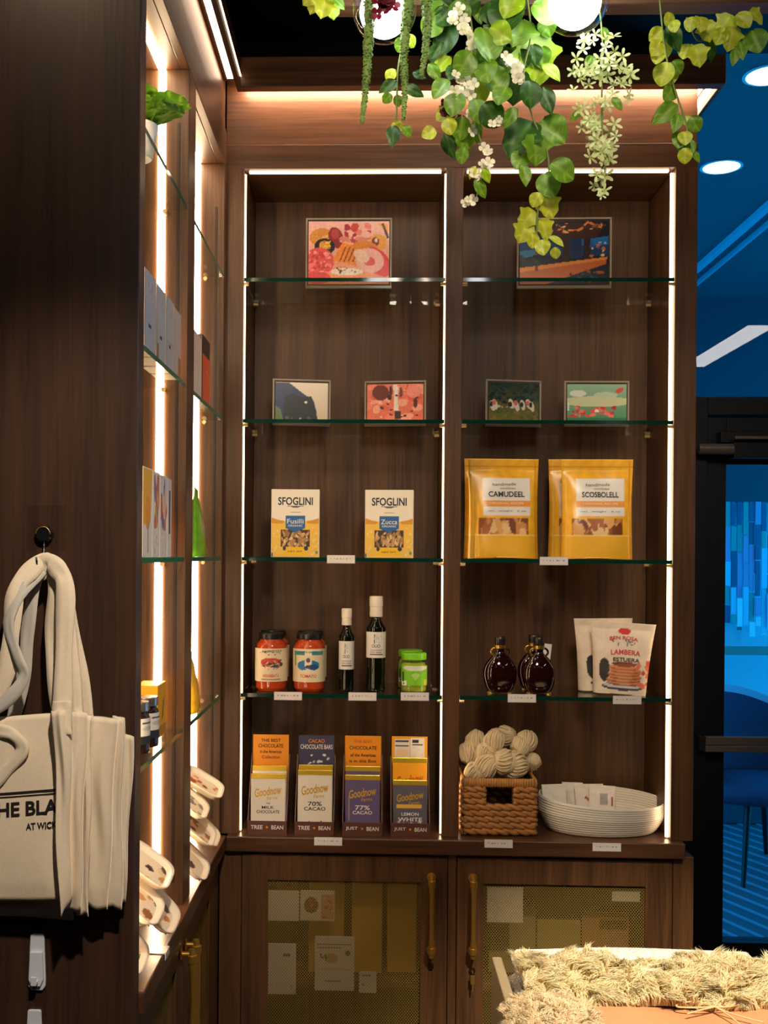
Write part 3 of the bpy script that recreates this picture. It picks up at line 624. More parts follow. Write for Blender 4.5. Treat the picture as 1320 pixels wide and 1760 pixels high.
# jars and bottles ----------------------------------------------------
def smoothprof(pts, n=5):
    out = []
    for i in range(len(pts)-1):
        p0 = pts[max(i-1, 0)]; p1 = pts[i]; p2 = pts[i+1]; p3 = pts[min(i+2, len(pts)-1)]
        for k in range(n):
            t = k/n
            out.append(tuple(max(.0003 if q == 0 else -9, .5*((2*p1[q])+(-p0[q]+p2[q])*t+(2*p0[q]-5*p1[q]+4*p2[q]-p3[q])*t*t+(-p0[q]+3*p1[q]-3*p2[q]+p3[q])*t**3)) for q in (0, 1)))
    out.append(pts[-1]); return out
def curved_label(t, r, z0, z1, a, shapes, nu=60, nv=50, name='label', sy=1, m_=None, rr_=None):
    mb = MB().grid(lambda u, v: (r*math.sin((u-.5)*2*a), -r*sy*math.cos((u-.5)*2*a), z0+(z1-z0)*v), nu, nv)
    U, V = uvgrid(nu, nv); return part(name, mb, m_ or M_print, t, smooth=True, colors=paint(U, V, shapes).reshape(-1, 3))
def cyl(r, z0): return lambda X, Z: (r*math.sin(X/r), -r*math.cos(X/r), z0+Z)
M_sauce = mat('tomato_sauce', C(196, 72, 28), .12, bump=.3, bscale=120, var=.25); M_lid = mat('black_lid', C(30, 28, 27), .3)
M_jarglass = clear('jar_glass', (.97, .97, .96), 1.5)
def sauce(label, px, Y, rz, shapes, word, grp):
    t = thing('sauce_jar', label, 'jar', spot(px, ZSH[3], Y), rz, grp); r = pxw(26.5, Y)
    pr = smoothprof([(r*.82, 0), (r*.95, .006), (r, .02), (r, .118), (r*.93, .132), (r*.76, .142), (r*.72, .147)])
    part('jar_body', MB().lathe(pr, 32), M_sauce, t, smooth=True)
    part('glass_wall', MB().lathe([(x+.0018, z) for x, z in pr], 32, cap=False), M_jarglass, t, smooth=True)
    part('lid', MB().lathe([(r*.80, .1475), (r*.82, .149), (r*.82, .161), (r*.78, .164), (r*.5, .1635), (.001, .1635)], 32), M_lid, t, auto=30)
    curved_label(t, r+.0026, .028, .122, 1.45, shapes)
    lettering(word, r*1.1, .009, REDI, t, (0, 0, 0), .015, cyl(r+.0032, .045))
    lettering('PASTA SAUCE', r*1.2, .005, BLK, t, (0, 0, 0), .01, cyl(r+.0032, .113))
lab1 = [('f', (226, 210, 178)), ('s', 26, (.25, .8, .75, .95), [(80, 70, 50), (120, 60, 40), (60, 50, 40)], .012, .03, 3, .6), ('e', .5, .58, .23, .14, (200, 60, 50)), ('e', .6, .52, .18, .1, (40, 70, 80)), ('s', 30, (.3, .46, .72, .68), [(230, 90, 60), (40, 60, 80), (220, 170, 110), (150, 40, 40)], .02, .05, 5, .5), ('s', 12, (.35, .36, .68, .44), [(60, 50, 45), (200, 60, 40)], .012, .025, 6, .4), ('r', .3, .06, .7, .08, (160, 130, 100))]
lab2 = [('f', (224, 208, 172)), ('r', .14, .82, .86, .94, (60, 140, 145)), ('r', .42, .8, .58, .97, (230, 220, 195)), ('e', .5, .5, .25, .17, (25, 115, 165)), ('e', .5, .56, .08, .2, (225, 215, 200)), ('e', .5, .66, .05, .07, (90, 70, 60)), ('e', .6, .45, .12, .08, (20, 70, 130)), ('e', .5, .46, .07, .05, (60, 60, 70)), ('p', [(.36, .38), (.64, .38), (.5, .28)], (225, 215, 200)), ('r', .16, .5, .2, .8, (110, 150, 110))]
SG = 'tomato sauce jars'
sauce('tomato sauce jar behind the leftmost jar', 469, 3.19, .2, lab1, 'MARINARA', SG); sauce('tomato sauce jar with red and navy label, leftmost in front', 466, 3.085, .06, lab1, 'ARRABBIATA', SG)
sauce('tomato sauce jar behind the blue labelled jar', 533, 3.19, .1, lab2, 'TOMATO', SG); sauce('tomato sauce jar with round blue emblem label', 531, 3.085, 0, lab2, 'TOMATO', SG)
M_oil = mat('dark_green_glass', C(14, 17, 8), .06, spec=.6); M_cream = mat('cream_cap', C(232, 220, 200), .45)
def oil(label, px, Y, r, h, grp, sd):
    t = thing('oil_bottle', label, 'bottle', spot(px, ZSH[3], Y), 0, grp)
    zn = h*.70
    pr = smoothprof([(r*.9, 0), (r, .006), (r, .02), (r, zn*.9), (r*.93, zn*.96), (r*.55, zn*1.06), (r*.42, zn*1.12), (r*.42, h*.86)])
    part('bottle_body', MB().lathe(pr, 28), M_oil, t, smooth=True)
    cz = h*.785 if sd else h*.80
    part('cap', MB().lathe([(r*.66, cz), (r*.68, cz+.002), (r*.66, h*.89), (r*.70, h*.895), (r*.70, h-.003), (r*.66, h), (.001, h)], 24), M_cream, t, auto=30)
    z0, z1 = (h*.27, h*.61) if not sd else (h*.36, h*.63)
    sh = [('f', (224, 220, 214)), ('r', .42, .56, .46, .9, (60, 60, 60)), ('s', 16, (.45, .58, .72, .9), [(120, 118, 115), (70, 70, 70)], .012, .035, sd+2, .3), ('r', .3, .30, .75, .315, (90, 90, 90)), ('r', .28, .12, .78, .15, (50, 50, 55)), ('p', [(.5, .95), (.62, .72), (.42, .72)], (200, 200, 200))]
    curved_label(t, r+.0007, z0, z1, 1.4, sh)
    lettering('OLIO', r*.9, .009, BLK, t, (0, 0, 0), .01, cyl(r+.0013, z0+(z1-z0)*.46)); lettering('EXTRA VERGINE', r*1.2, .005, BLK, t, (0, 0, 0), .01, cyl(r+.0013, z0+(z1-z0)*.22))
oil('shorter dark olive oil bottle with a cream cap', 595, 3.075, .0215, .236, 'oil bottles', 0); oil('taller dark olive oil bottle with a cream cap', 645.5, 3.075, .0275, .272, 'oil bottles', 1)
M_lime = mat('lime_lid', C(120, 200, 30), .4); M_pest = mat('pesto', C(150, 170, 40), .3, var=.3, bscale=150)
def pesto(label, px, Y, grp, front):
    t = thing('pesto_jar', label, 'jar', spot(px, ZSH[3], Y), .1, grp); r = .038
    part('contents', MB().lathe([(r*.9, .004), (r*.93, .01), (r*.93, .075), (r*.8, .085)], 24), M_pest, t, smooth=True)
    part('glass_wall', MB().lathe(smoothprof([(r*.86, 0), (r*.98, .004), (r, .012), (r, .080), (r*.9, .092), (r*.82, .096)]), 28, cap=False), M_jarglass, t, smooth=True)
    part('lid', MB().lathe([(r*.90, .0935), (r*.94, .095), (r*.94, .110), (r*.9, .1125), (.001, .1125)], 28), M_lime, t, auto=30)
    sh = [('f', (118, 196, 30)), ('e', .5, .9, .42, .16, (205, 215, 190)), ('p', [(.36, .55), (.5, .25), (.64, .55), (.5, .66)], (170, 215, 110)), ('r', 0, 0, .2, .25, (230, 235, 215)), ('r', .05, .2, .1, .7, (20, 40, 20)), ('r', .8, 0, .9, .3, (210, 190, 60)), ('e', .1, .1, .03, .05, (30, 30, 30))]
    curved_label(t, r+.0008, .022, .078, 1.2, sh)
pesto('lime lidded pesto jar standing behind its twin', 705, 3.16, 'pesto jars', 0); pesto('lime lidded pesto jar at the front right of the left bay', 711, 3.07, 'pesto jars', 1)

# syrup flasks
M_syr = mat('maple_syrup_glass', C(34, 10, 8), .05, spec=.7); M_gold = mat('gold_foil', C(205, 160, 75), .3, .9)
def syrup(label, px, Y, rz, grp, hang=False):
    t = thing('syrup_flask', label, 'bottle', spot(px, ZSH[3], Y), rz, grp); R = .048
    pr = smoothprof([(.020, .002), (.030, .004), (.040, .018), (R, .05), (.044, .078), (.028, .100), (.014, .114), (.0115, .122), (.0115, .138)])
    part('flask_body', MB().lathe(pr, 32, 1, .52), M_syr, t, smooth=True)
    part('cap', MB().lathe([(.0145, .138), (.0155, .14), (.0155, .157), (.014, .160), (.001, .160)], 22), M_lid, t, auto=30)
    part('neck_band', MB().lathe([(.0125, .126), (.0155, .128), (.0155, .137), (.0125, .138)], 22), M_gold, t, auto=30)
    for sx in (-1, 1):
        mb = MB(); mb.tube([(sx*(.013+.012*math.sin(a)), 0, .118+.011*math.cos(a)) for a in [PI*k/10 for k in range(11)]], .003, 8)
        part('ear_handle', mb, M_syr if sx > 0 else M_gold, t, smooth=True)
        part('foot', MB().lathe([(.010, 0), (.009, .004), (.006, .006)], 12, 1, .8, cx=sx*.026), M_gold, t)
    sh = [('f', (18, 15, 22)), ('e', .5, .86, .12, .08, (40, 130, 160)), ('r', .42, .05, .58, .8, (24, 34, 60)), ('s', 18, (.25, .42, .75, .62), [(120, 95, 40), (60, 50, 30)], .015, .04, 4, .3)]
    mb = MB().grid(lambda u, v: ((u-.5)*.056*(1-.5*abs(v-.45)), -(.0245-.018*(abs(v-.47)*1.6)**2-.012*abs(2*u-1)**2.5*1), .016+.088*v), 36, 44)
    U, V = uvgrid(36, 44); part('label', mb, M_gloss, t, smooth=True, colors=paint(U, V, sh).reshape(-1, 3))
    if hang:
        o = part('hang_tag', MB().box(-.018, .018, -.0005, .0005, -.045, 0), M_card, t); o.location = (.035, -.005, .135); o.rotation_euler = (0, .12, .1)
syrup('dark maple syrup flask standing alone on the left', 859, 3.07, 0, 'syrup flasks'); syrup('dark maple syrup flask with a pale hang tag, at the back', 917, 3.16, .1, 'syrup flasks', True); syrup('dark maple syrup flask at the front of the pair', 926, 3.065, 0, 'syrup flasks')

# pancake mix bags
def mixbag(label, px, Y, rz, grp, seed, ry):
    w, h, d = pxw(104, Y), pxw(122, Y), .07
    t = thing('pancake_mix_bag', label, 'bag', spot(px, ZSH[3]+.003, Y), math.radians(rz), grp, ry=ry)
    sh = [('f', (232, 216, 196)), ('n', 3, .05), ('e', .53, .88, .10, .045, (214, 40, 36)), ('s', 12, (.3, .68, .74, .76), [(50, 45, 45), (90, 80, 75)], .01, .03, seed, .5), ('e', .20, .34, .10, .16, (40, 36, 38)), ('e', .55, .12, .40, .05, (60, 62, 70)), ('e', .55, .14, .38, .04, (200, 200, 205))]
    for k in range(6): sh += [('e', .56+.015*(-1)**k, .17+.042*k, .33-.012*k, .036, (150+8*k, 84, 50)), ('e', .56+.015*(-1)**k, .182+.042*k, .32-.012*k, .026, (206, 142, 92))]
    sh += [('e', .55, .43, .22, .035, (150, 74, 40)), ('s', 14, (.78, .12, .99, .5), [(214, 90, 60), (226, 120, 90)], .02, .06, 3), ('r', 0, .93, 1, .94, (214, 198, 178))]
    mb, cols, fn = pouch_mesh(w, h, d, sh, 60, 70, .0018, (.84, 1.04), seed, .1, (225, 208, 186))
    part('bag_body', mb, M_print, t, smooth=True, colors=cols)
    def wrap(cu0, cv0): return lambda X, Z: fn(cu0+X/w, cv0+Z/h, .002)
    lettering('LAMBERA', w*.5, h*.07, REDI, t, (0, 0, 0), .02, wrap(.56, .585), arch=.12); lettering('ESTUERA', w*.46, h*.055, BLK, t, (0, 0, 0), .02, wrap(.58, .49), arch=.06); lettering('BEN ROSA', w*.46, h*.05, REDI, t, (0, 0, 0), .02, wrap(.52, .77), arch=.25); lettering('baking mix', w*.4, h*.02, BLK, t, (0, 0, 0), 0, wrap(.56, .44), arch=.05)
mixbag('cream pancake mix bag partly hidden behind another', 1036, 3.15, 14, 'pancake mix bags', 4, 0); mixbag('cream pancake mix bag with pancake stack picture, in front', 1064, 3.06, -9, 'pancake mix bags', 6, .05)

# chocolate displays ----------------------------------------------------
M_choc = mat('display_brown', C(92, 54, 44), .5); M_foil = mat('gold_wrap', C(226, 190, 60), .25, .5)
def chocbar(label, x, y, z, w, h, col, title, lines, tcol, lcol, grp, extra=(), tilt=-.06):
    t = thing('chocolate_bar', label, 'chocolate bar', (x, y, z), 0, grp, rx=tilt)
    part('wrapper', MB().box(-w/2, w/2, 0, .009, 0, h), mat('wrap_%d_%d_%d' % col, C(*col), .5) if 'wrap_%d_%d_%d' % col not in MATS else MATS['wrap_%d_%d_%d' % col], t, bevel=.0015)
    part('foil_top', MB().box(-w/2-.0003, w/2+.0003, -.0003, .0093, h-.014, h+.0005), M_foil, t, bevel=.001)
    if extra: flatprint('picture', w*.96, h*.86, [('f', col)]+list(extra), t, (0, -.0006, .004), 50, 60)
    lettering(title, w*.78, h*.15, tcol, t, (0, -.0012, h*.70), .025, slant=.16); lettering('Farms', w*.3, h*.06, tcol, t, (w*.12, -.0012, h*.585), .01, slant=.1)
    for s, cz, ww, hh in lines: lettering(s, w*ww, h*hh, lcol, t, (0, -.0012, h*cz), .015)
    return t
def display(label, px0, px1, card, cardtext, bar, blabels, word='TREE', extra_card=()):
    Y = 3.0; a = P(px0, 1430, Y).x; b = P(px1, 1430, Y).x; w = b-a; dp_ = .10; z0 = ZC; H = pxw(160, Y)
    t = thing('display_box', label, 'display box', ((a+b)/2, Y-.004, z0), 0, 'chocolate display boxes'); hl = .038
    part('front_lip', MB().box(-w/2, w/2, 0, .0025, 0, hl), M_choc, t, bevel=.0006)
    part('tray_floor', MB().box(-w/2+.0025, w/2-.0025, .0025, dp_, 0, .0025), M_choc, t)
    for sx in (-1, 1):
        x = sx*(w/2-.00125)
        mb = MB().add([(x-.00125, .0025, .0), (x-.00125, dp_, 0), (x-.00125, dp_, H*.8), (x-.00125, .0025, hl), (x+.00125, .0025, .0), (x+.00125, dp_, 0), (x+.00125, dp_, H*.8), (x+.00125, .0025, hl)], [(0, 1, 2, 3), (7, 6, 5, 4), (0, 4, 5, 1), (1, 5, 6, 2), (2, 6, 7, 3), (3, 7, 4, 0)])
        part('side_wall', mb, M_choc, t)
    cw = w*.93
    bc = part('back_card', MB().box(-cw/2, cw/2, dp_, dp_+.002, 0, H*1.012), mat('card_%d_%d_%d' % card, C(*card), .5) if 'card_%d_%d_%d' % card not in MATS else MATS['card_%d_%d_%d' % card], t)
    if extra_card: flatprint('card_print', cw*.98, H*.34, [('f', card)]+list(extra_card), bc, (0, dp_-.0006, H*.66), 60, 50)
    for s, cz, ww, hh, ic in cardtext: lettering(s, cw*ww, H*hh, ic, bc, (0, dp_-.0012, H*cz), .01)
    star = MB(); pts = []
    for k in range(10): r = .0045 if k % 2 == 0 else .002; pts.append((r*math.sin(PI*k/5), r*math.cos(PI*k/5)))
    star.prism(pts, -.0008, 0)
    o = part('star_mark', star, ink((236, 140, 30), 'orange_ink'), t); o.location = (0, -.0002, hl*.55)
    lettering(word, w*.30, .011, WHITEI, t, (-w*.26, -.0006, hl*.55), .01); lettering('BEAN', w*.30, .011, WHITEI, t, (w*.26, -.0006, hl*.55), .01)
    x = (a+b)/2; bw = w*.88
    for k, (lab, col, hgt, yy, title, lines, tc, lc, ex) in enumerate(bar):
        chocbar(lab, x, Y+yy, z0+.003, bw, hgt, col, title, lines, tc, lc, 'chocolate bars', ex)
CR, PU, GY, OR = (226, 216, 200), (98, 84, 128), (96, 92, 108), (240, 150, 28)
foot = [('s', 14, (.2, .1, .85, .17), [(40, 36, 40), (80, 76, 70)], .015, .04, 5, .6)]
hb = pxw(99, 3.0)
display('brown chocolate display box, leftmost of four', 425, 493, OR, [('THE BEST', .95, .55, .035, BLK), ('CHOCOLATE', .89, .7, .04, BLK), ('in the Americas', .825, .6, .035, BLK), ('Collection', .765, .5, .035, ink((120, 50, 40), 'rust_ink'))],
  [('cream milk chocolate bar at the back of the leftmost display', CR, hb+.016, .052, 'Goodnow', [], GOLDI, BLK, ()), ('cream milk chocolate bar at the front of the leftmost display', CR, hb, .018, 'Goodnow', [('THE', .49, .12, .03), ('MILK', .42, .36, .05), ('CHOCOLATE', .345, .66, .055)], GOLDI, BLK, foot)], '', 'TREE')
display('brown chocolate display box with navy card, second from left', 506, 574, (62, 62, 92), [('CACAO', .95, .45, .04, ink((240, 140, 40), 'amber_ink')), ('CHOCOLATE BARS', .885, .9, .05, WHITEI)],
  [('cream chocolate bar at the back of the navy card display', CR, hb+.02, .052, 'Goodnow', [], GOLDI, BLK, ()), ('cream seventy percent chocolate bar in front of the navy card', CR, hb+.012, .018, 'Goodnow', [('70%', .46, .4, .07), ('CACAO', .38, .62, .06)], GOLDI, BLK, foot)], '', 'TREE',
  [('s', 9, (.1, .08, .95, .45), [(225, 225, 225), (200, 205, 215)], .03, .06, 4), ('r', .25, .84, .72, .98, (62, 62, 92))])
display('brown chocolate display box with purple bars, third from left', 588, 657, OR, [('THE BEST', .95, .5, .03, ink((190, 100, 20), 'burnt_ink')), ('CHOCOLATE', .88, .75, .04, BLK), ('of the Americas', .80, .7, .035, BLK), ('is in this Box', .735, .75, .035, BLK)],
  [('purple chocolate bar at the back of the third display', PU, hb+.018, .052, 'Goodnow', [], GOLDI, WHITEI, ()), ('purple seventy seven percent chocolate bar at the front', PU, hb, .018, 'Goodnow', [('77%', .44, .42, .08), ('CACAO', .355, .56, .06)], GOLDI, WHITEI, [('r', .1, .22, .115, .72, (200, 170, 120)), ('r', .2, .07, .8, .12, (170, 120, 110))])], '', 'JUST')
display('brown chocolate display box with grey bars, rightmost of four', 671, 739, (244, 172, 30), [],
  [('yellow chocolate bar at the back of the rightmost display', (244, 168, 24), hb+.045, .045, 'Goodnow', [], MATS['burnt_ink'], BLK, ()), ('grey chocolate bar at the front of the rightmost display', GY, hb-.012, .018, 'Goodnow', [('LEMON', .37, .5, .06), ('WHITE', .27, .7, .07)], GOLDI, WHITEI, [('r', .1, .53, .85, .60, (236, 186, 70)), ('r', 0, 0, 1, .06, (226, 120, 40)), ('s', 16, (.15, .12, .85, .26), [(225, 222, 225), (180, 170, 180)], .03, .06, 3, .5)])], '', 'JUST',
  [('f', (244, 172, 30)), ('r', .08, .12, .5, .95, (226, 218, 208)), ('r', .53, .06, .92, .98, (236, 230, 220)), ('r', .1, .86, .48, .91, (60, 60, 80)), ('r', .1, .72, .48, .75, (70, 70, 80)), ('r', .12, .42, .46, .6, (236, 200, 160)), ('r', .08, .14, .5, .28, (90, 110, 150)), ('r', .57, .84, .75, .92, (40, 40, 45)), ('r', .57, .76, .88, .79, (70, 70, 75)), ('s', 12, (.57, .3, .88, .7), [(190, 180, 170), (120, 110, 105)], .01, .03, 5, .3), ('e', .68, .14, .07, .06, (60, 60, 60))])

# price tickets -------------------------------------------------------------
def ticket(px, py, Y, label, wpx=47, hpx=13):
    c = P(px, py, Y); w, h = pxw(wpx, Y), pxw(hpx, Y)
    t = thing('price_ticket', label, 'price ticket', (c.x, Y, c.z), 0, 'price tickets')
    part('holder', MB().box(-w/2-.001, w/2+.001, 0, .0018, -h/2-.0015, h/2+.0005), M_acre, t)
    sh = [('f', (222, 216, 214))]; r_ = random.Random(int(px))
    for k in range(7): x = .12+k*.115; sh.append(('r', x, .42+.1*r_.random(), x+.06*r_.random()+.02, .6, (150, 140, 140)))
    flatprint('card', w, h, sh, t, (0, -.0006, -h/2), 40, 12)
ticket(586, 961, YF, 'white price ticket on the shelf edge below the pasta boxes'); ticket(952, 964, YF, 'white price ticket on the shelf edge below the golden pouches')
ticket(495, 1196, YF, 'white price ticket on the shelf edge below the sauce jars'); ticket(623, 1197, YF, 'white price ticket on the shelf edge below the oil bottles'); ticket(713, 1197, YF, 'white price ticket on the shelf edge below the pesto jars')
ticket(897, 1200, YF, 'white price ticket on the shelf edge below the syrup flasks'); ticket(1078, 1203, YF, 'white price ticket on the shelf edge below the pancake mix')
ticket(564, 1446, 2.968, 'white price ticket on the counter edge below the chocolate'); ticket(857, 1450, 2.968, 'white price ticket on the counter edge below the wicker basket'); ticket(1043, 1456, 2.968, 'white price ticket on the counter edge below the white basket')

# wicker basket with yarn ----------------------------------------------------
bx0 = xM1+.010; bx1 = P(924, 1400, 3.02).x; by0, by1 = 3.02, 3.22; bh = pxw(96, 3.02)
WB = thing('wicker_basket', 'square brown wicker basket holding cream yarn', 'basket', ((bx0+bx1)/2, (by0+by1)/2, ZC+.003))
M_wick = mat('water_hyacinth', C(172, 116, 58), .6, bump=.5, bscale=300, var=.35); M_wick2 = mat('wrapped_rim', C(176, 124, 60), .55, bump=.4, bscale=250, var=.3); M_bin = mat('basket_lining', C(84, 52, 26), .8)
hw, hd = (bx1-bx0)/2-.007, (by1-by0)/2-.007
def rectpath(s):   # s in 0..1 around the rectangle
    per = 4*(hw+hd); q = (s % 1)*per
    for (x0, y0, x1, y1, L) in ((-hw, -hd, hw, -hd, 2*hw), (hw, -hd, hw, hd, 2*hd), (hw, hd, -hw, hd, 2*hw), (-hw, hd, -hw, -hd, 2*hd)):
        if q <= L: f = q/L; n = Vector((y1-y0, -(x1-x0), 0)).normalized(); return Vector((x0+(x1-x0)*f, y0+(y1-y0)*f, 0)), n
        q -= L
    return Vector((-hw, -hd, 0)), Vector((0, -1, 0))
rows = 8; rh = (bh-.022)/rows
for j in range(rows):
    mb = MB(); z = rh*(j+.5); N = 150; nw = 26
    for st in (0, 1):
        seg = []
        for k in range(N+1):
            s = k/N; p, n_ = rectpath(s); a = s*nw*PI*2/2+st*PI+j*1.3
            on_hole = j >= rows-3 and abs(p.x) < hw*.36 and p.y < -hd*.98
            if on_hole:
                if len(seg) > 2: mb.tube(seg, rh*.42, 6)
                seg = []
            else: seg.append(p+n_*(.004*math.sin(a))+Vector((0, 0, z+rh*.26*math.cos(a))))
        if len(seg) > 2: mb.tube(seg, rh*.42, 6)
    part('braid', mb, M_wick, WB, smooth=True)
mb = MB()
for k in range(110):
    p, n_ = rectpath((k+.5)/110); z_ = bh-.024
    mb.tube([p+Vector((0, 0, z_)), p+n_*.002+Vector((0, 0, z_+.004)), p+n_*.003+Vector((0, 0, z_+.013)), p+n_*.001+Vector((0, 0, z_+.022)), p+Vector((0, 0, z_+.024))], [.003, .0048, .0052, .0048, .003], 6)
part('rim', mb, M_wick2, WB, smooth=True)
mb = MB().box(-hw+.006, -hw*.36, -hd+.004, -hd+.008, .004, bh-.02).box(hw*.36, hw-.006, -hd+.004, -hd+.008, .004, bh-.02).box(-hw*.36, hw*.36, -hd+.004, -hd+.008, .004, rh*(rows-3)).box(-hw+.004, hw-.004, hd-.008, hd-.004, .004, bh-.02).box(-hw+.004, -hw+.008, -hd+.008, hd-.008, .004, bh-.02).box(hw-.008, hw-.004, -hd+.008, hd-.008, .004, bh-.02).box(-hw+.004, hw-.004, -hd+.004, hd-.004, .001, .004)
part('lining', mb, M_bin, WB)
M_yarn = mat('cream_wool', C(238, 214, 172), .95, bump=.6, bscale=700, var=.12)
def skein(label, loc, rot, L=.085, R=.021, seed=0):
    """a hank of wool: threads running lengthwise round a plump, tied, twisted bundle"""
    rr = random.Random(seed); mb = MB(); N = 26; R = R*1.55; L = L*1.0; w0 = rr.uniform(.42, .58); tws = rr.choice((-1, 1))*rr.uniform(1.6, 2.4)
    def rad(t): return R*math.sin(PI*(.04+.92*t))**.42*(1-.24*math.exp(-((t-w0)/.09)**2))
    def pt(t, a, k): return Vector((math.cos(a+tws*t)*rad(t)*k, math.sin(a+tws*t)*rad(t)*k*(.92+.10*math.sin(5*t+seed)), (t-.5)*L))
    mb.tube([Vector((0, 0, (k/12-.5)*L)) for k in range(13)], [rad(k/12)*.86 for k in range(13)], 14)
    for s in range(30):
        a0 = 2*PI*s/30; q = rr.uniform(.90, 1.0); wv = rr.uniform(0, 6)
        mb.tube([pt(k/N, a0+.10*math.sin(7*k/N+wv), q) for k in range(N+1)], R*.078, 5)
    for j in range(5): mb.tube([Vector((math.cos(a)*rad(w0)*1.02, math.sin(a)*rad(w0)*1.0, (w0-.5)*L+(j-2)*.0022)) for a in [2*PI*k/18 for k in range(19)]], R*.055, 5)
    o = part('yarn_skein', mb, M_yarn, None, smooth=True); o.location = loc; o.rotation_euler = rot; return tag(o, label, 'yarn', 'yarn skeins in the wicker basket')
def ysk(px, py, Y, rot, label, L=.085, R=.021, seed=0): p = P(px, py, Y); skein(label, p, rot, L, R, seed)
ysk(828, 1322, 3.07, (.5, .9, .3), 'cream yarn skein at the front left above the basket rim', .10, .023, 1)
ysk(877, 1312, 3.07, (.3, -1.25, .1), 'cream yarn skein at the front centre, tied round its middle', .10, .026, 2)
ysk(843, 1283, 3.09, (.2, .6, .4), 'cream yarn skein twisted in the middle of the heap', .10, .021, 3)
ysk(900, 1278, 3.11, (.2, 1.1, .9), 'cream yarn skein at the top right of the heap', .085, .022, 4)
ysk(860, 1267, 3.14, (1.2, .3, .9), 'cream yarn skein at the top centre of the heap', .09, .021, 5)
ysk(812, 1284, 3.16, (.4, .3, 1.5), 'cream yarn skein at the top left against the divider', .10, .022, 6)
ysk(908, 1310, 3.14, (1.2, .2, .2), 'cream yarn skein at the right behind the front one', .09, .022, 7)
ysk(850, 1330, 3.15, (1.4, .4, .9), 'cream yarn skein low in the basket behind the others', .10, .024, 8)

# white oval basket with packets -------------------------------------------------
ox = P(1034, 1400, 3.11).x; OW = thing('oval_basket', 'white ribbed oval basket holding paper packets', 'basket', (ox, 3.115, ZC)); 
M_owh = mat('white_resin', C(232, 226, 214), .5)
ra, rb_ = pxw(213, 3.1)/2, .115; prof = []; nr = 13; oh = .092
for k in range(nr*6+1):
    q = k/(nr*6); s = .80+.20*min(1, q*1.7)**.6; prof.append((s+.010*abs(math.sin(PI*nr*q)), oh*q))
pin = [(s-.035, z) for s, z in prof[::-1] if z > .006]
mb = MB().lathe([(.3, .0)]+prof+[(1.0, oh+.003), (.975, oh+.002)]+pin+[(.3, .006)], 64, ra, rb_)
# the rim dips toward the front middle and rises at the left end
mb.v = [(x, y, z*(1+.16*(-x/ra)*.5+.10*(y/rb_))) for x, y, z in mb.v]
part('coil_wall', mb, M_owh, OW, smooth=True)
for k, (px, py, Y, rx, rz, lb, wd) in enumerate(((957, 1390, 3.11, -.25, .2, 'white paper packet at the left end of the oval basket', .075), (985, 1392, 3.14, -.3, -.1, 'white paper packet second from the left in the oval basket', .06), (1015, 1386, 3.12, -.2, .1, 'white paper packet with red writing in the oval basket', .085), (1035, 1386, 3.10, -.2, -.15, 'white paper packet with a dark printed block, rightmost in the basket', .075))):
    w, h = wd, .105; c = P(px, py, Y)
    t = thing('paper_packet', lb, 'packet', (c.x, Y, ZC+.022), rz, 'packets in the oval basket', rx=rx)
    sh = [('f', (234, 226, 216)), ('n', 3, .03)]
    if k == 2: sh += [('p', [(.3, .62), (.35, .68), (.9, .38), (.85, .33)], (170, 80, 70))]
    if k == 3: sh += [('r', .42, .5, .72, .8, (170, 165, 165)), ('s', 8, (.44, .52, .7, .78), [(110, 105, 105)], .015, .03, 3, .3), ('r', .85, .45, .92, .7, (160, 70, 60))]
    if k == 0: sh += [('p', [(0, .6), (.1, .6), (.16, .3), (.1, .3)], (120, 110, 105))]
    if k == 1: sh += [('r', .1, .3, .16, .75, (140, 130, 125))]
    mb, cols, fn = pouch_mesh(w, h, .016, sh, 30, 36, .0008, seed=k+20, side=(230, 222, 212)); part('packet_body', mb, M_print, t, smooth=True, colors=cols)

# stock behind the mesh doors --------------------------------------------------
def stock(label, px, py0, py1, wpx, Y, col, shapes=None, name='stock_box', cat='box', d=.05):
    a = P(px, py1, Y); b = P(px, py0, Y); w, h = pxw(wpx, Y), b.z-a.z
    t = thing(name, label, cat, (a.x, Y, a.z), 0, 'stock behind the mesh doors')
    part('carton', MB().box(-w/2, w/2, 0, d, 0, h), mat('stock_%d_%d_%d' % col, C(*col), .6) if 'stock_%d_%d_%d' % col not in MATS else MATS['stock_%d_%d_%d' % col], t, bevel=.002)
    if shapes: flatprint('front_print', w*.97, h*.97, shapes, t, (0, -.0012, h*.015), 44, 50)
    return t
zs_in = .39
def standing(label, px, Yq, wpx, hpx, col, shapes=None, name='stock_box', cat='box', zt=zs_in, d=.05):
    y1 = 954.5-(zt-1.6)*F/Yq; return stock(label, px, y1-hpx, y1, wpx, Yq, col, shapes, name, cat, d)
def paper(label, px0, py0, px1, py1, shapes):
    Y = 3.004; a = P(px0, py1, Y); b = P(px1, py0, Y); w, h = b.x-a.x, b.z-a.z
    t = thing('paper_notice', label, 'notice', ((a.x+b.x)/2, Y, a.z), 0, 'notices behind the mesh doors')
    part('sheet', MB().box(-w/2, w/2, 0, .0006, 0, h), M_card, t); flatprint('print', w*.99, h*.99, shapes, t, (0, -.0004, 0), 50, 50)
WP = (196, 186, 166)
paper('blank white notice at the upper left behind the left mesh door', 461, 1531, 514, 1582, [('f', WP)])
paper('white notice with a round brown picture behind the left mesh door', 516, 1531, 575, 1582, [('f', WP), ('e', .32, .52, .21, .27, (120, 76, 36)), ('s', 20, (.16, .3, .48, .74), [(170, 110, 50), (90, 50, 24)], .02, .05, 3), ('r', .62, .06, .98, .86, (180, 130, 100)), ('s', 12, (.66, .1, .95, .8), [(150, 70, 50), (200, 160, 120)], .03, .07, 5)])
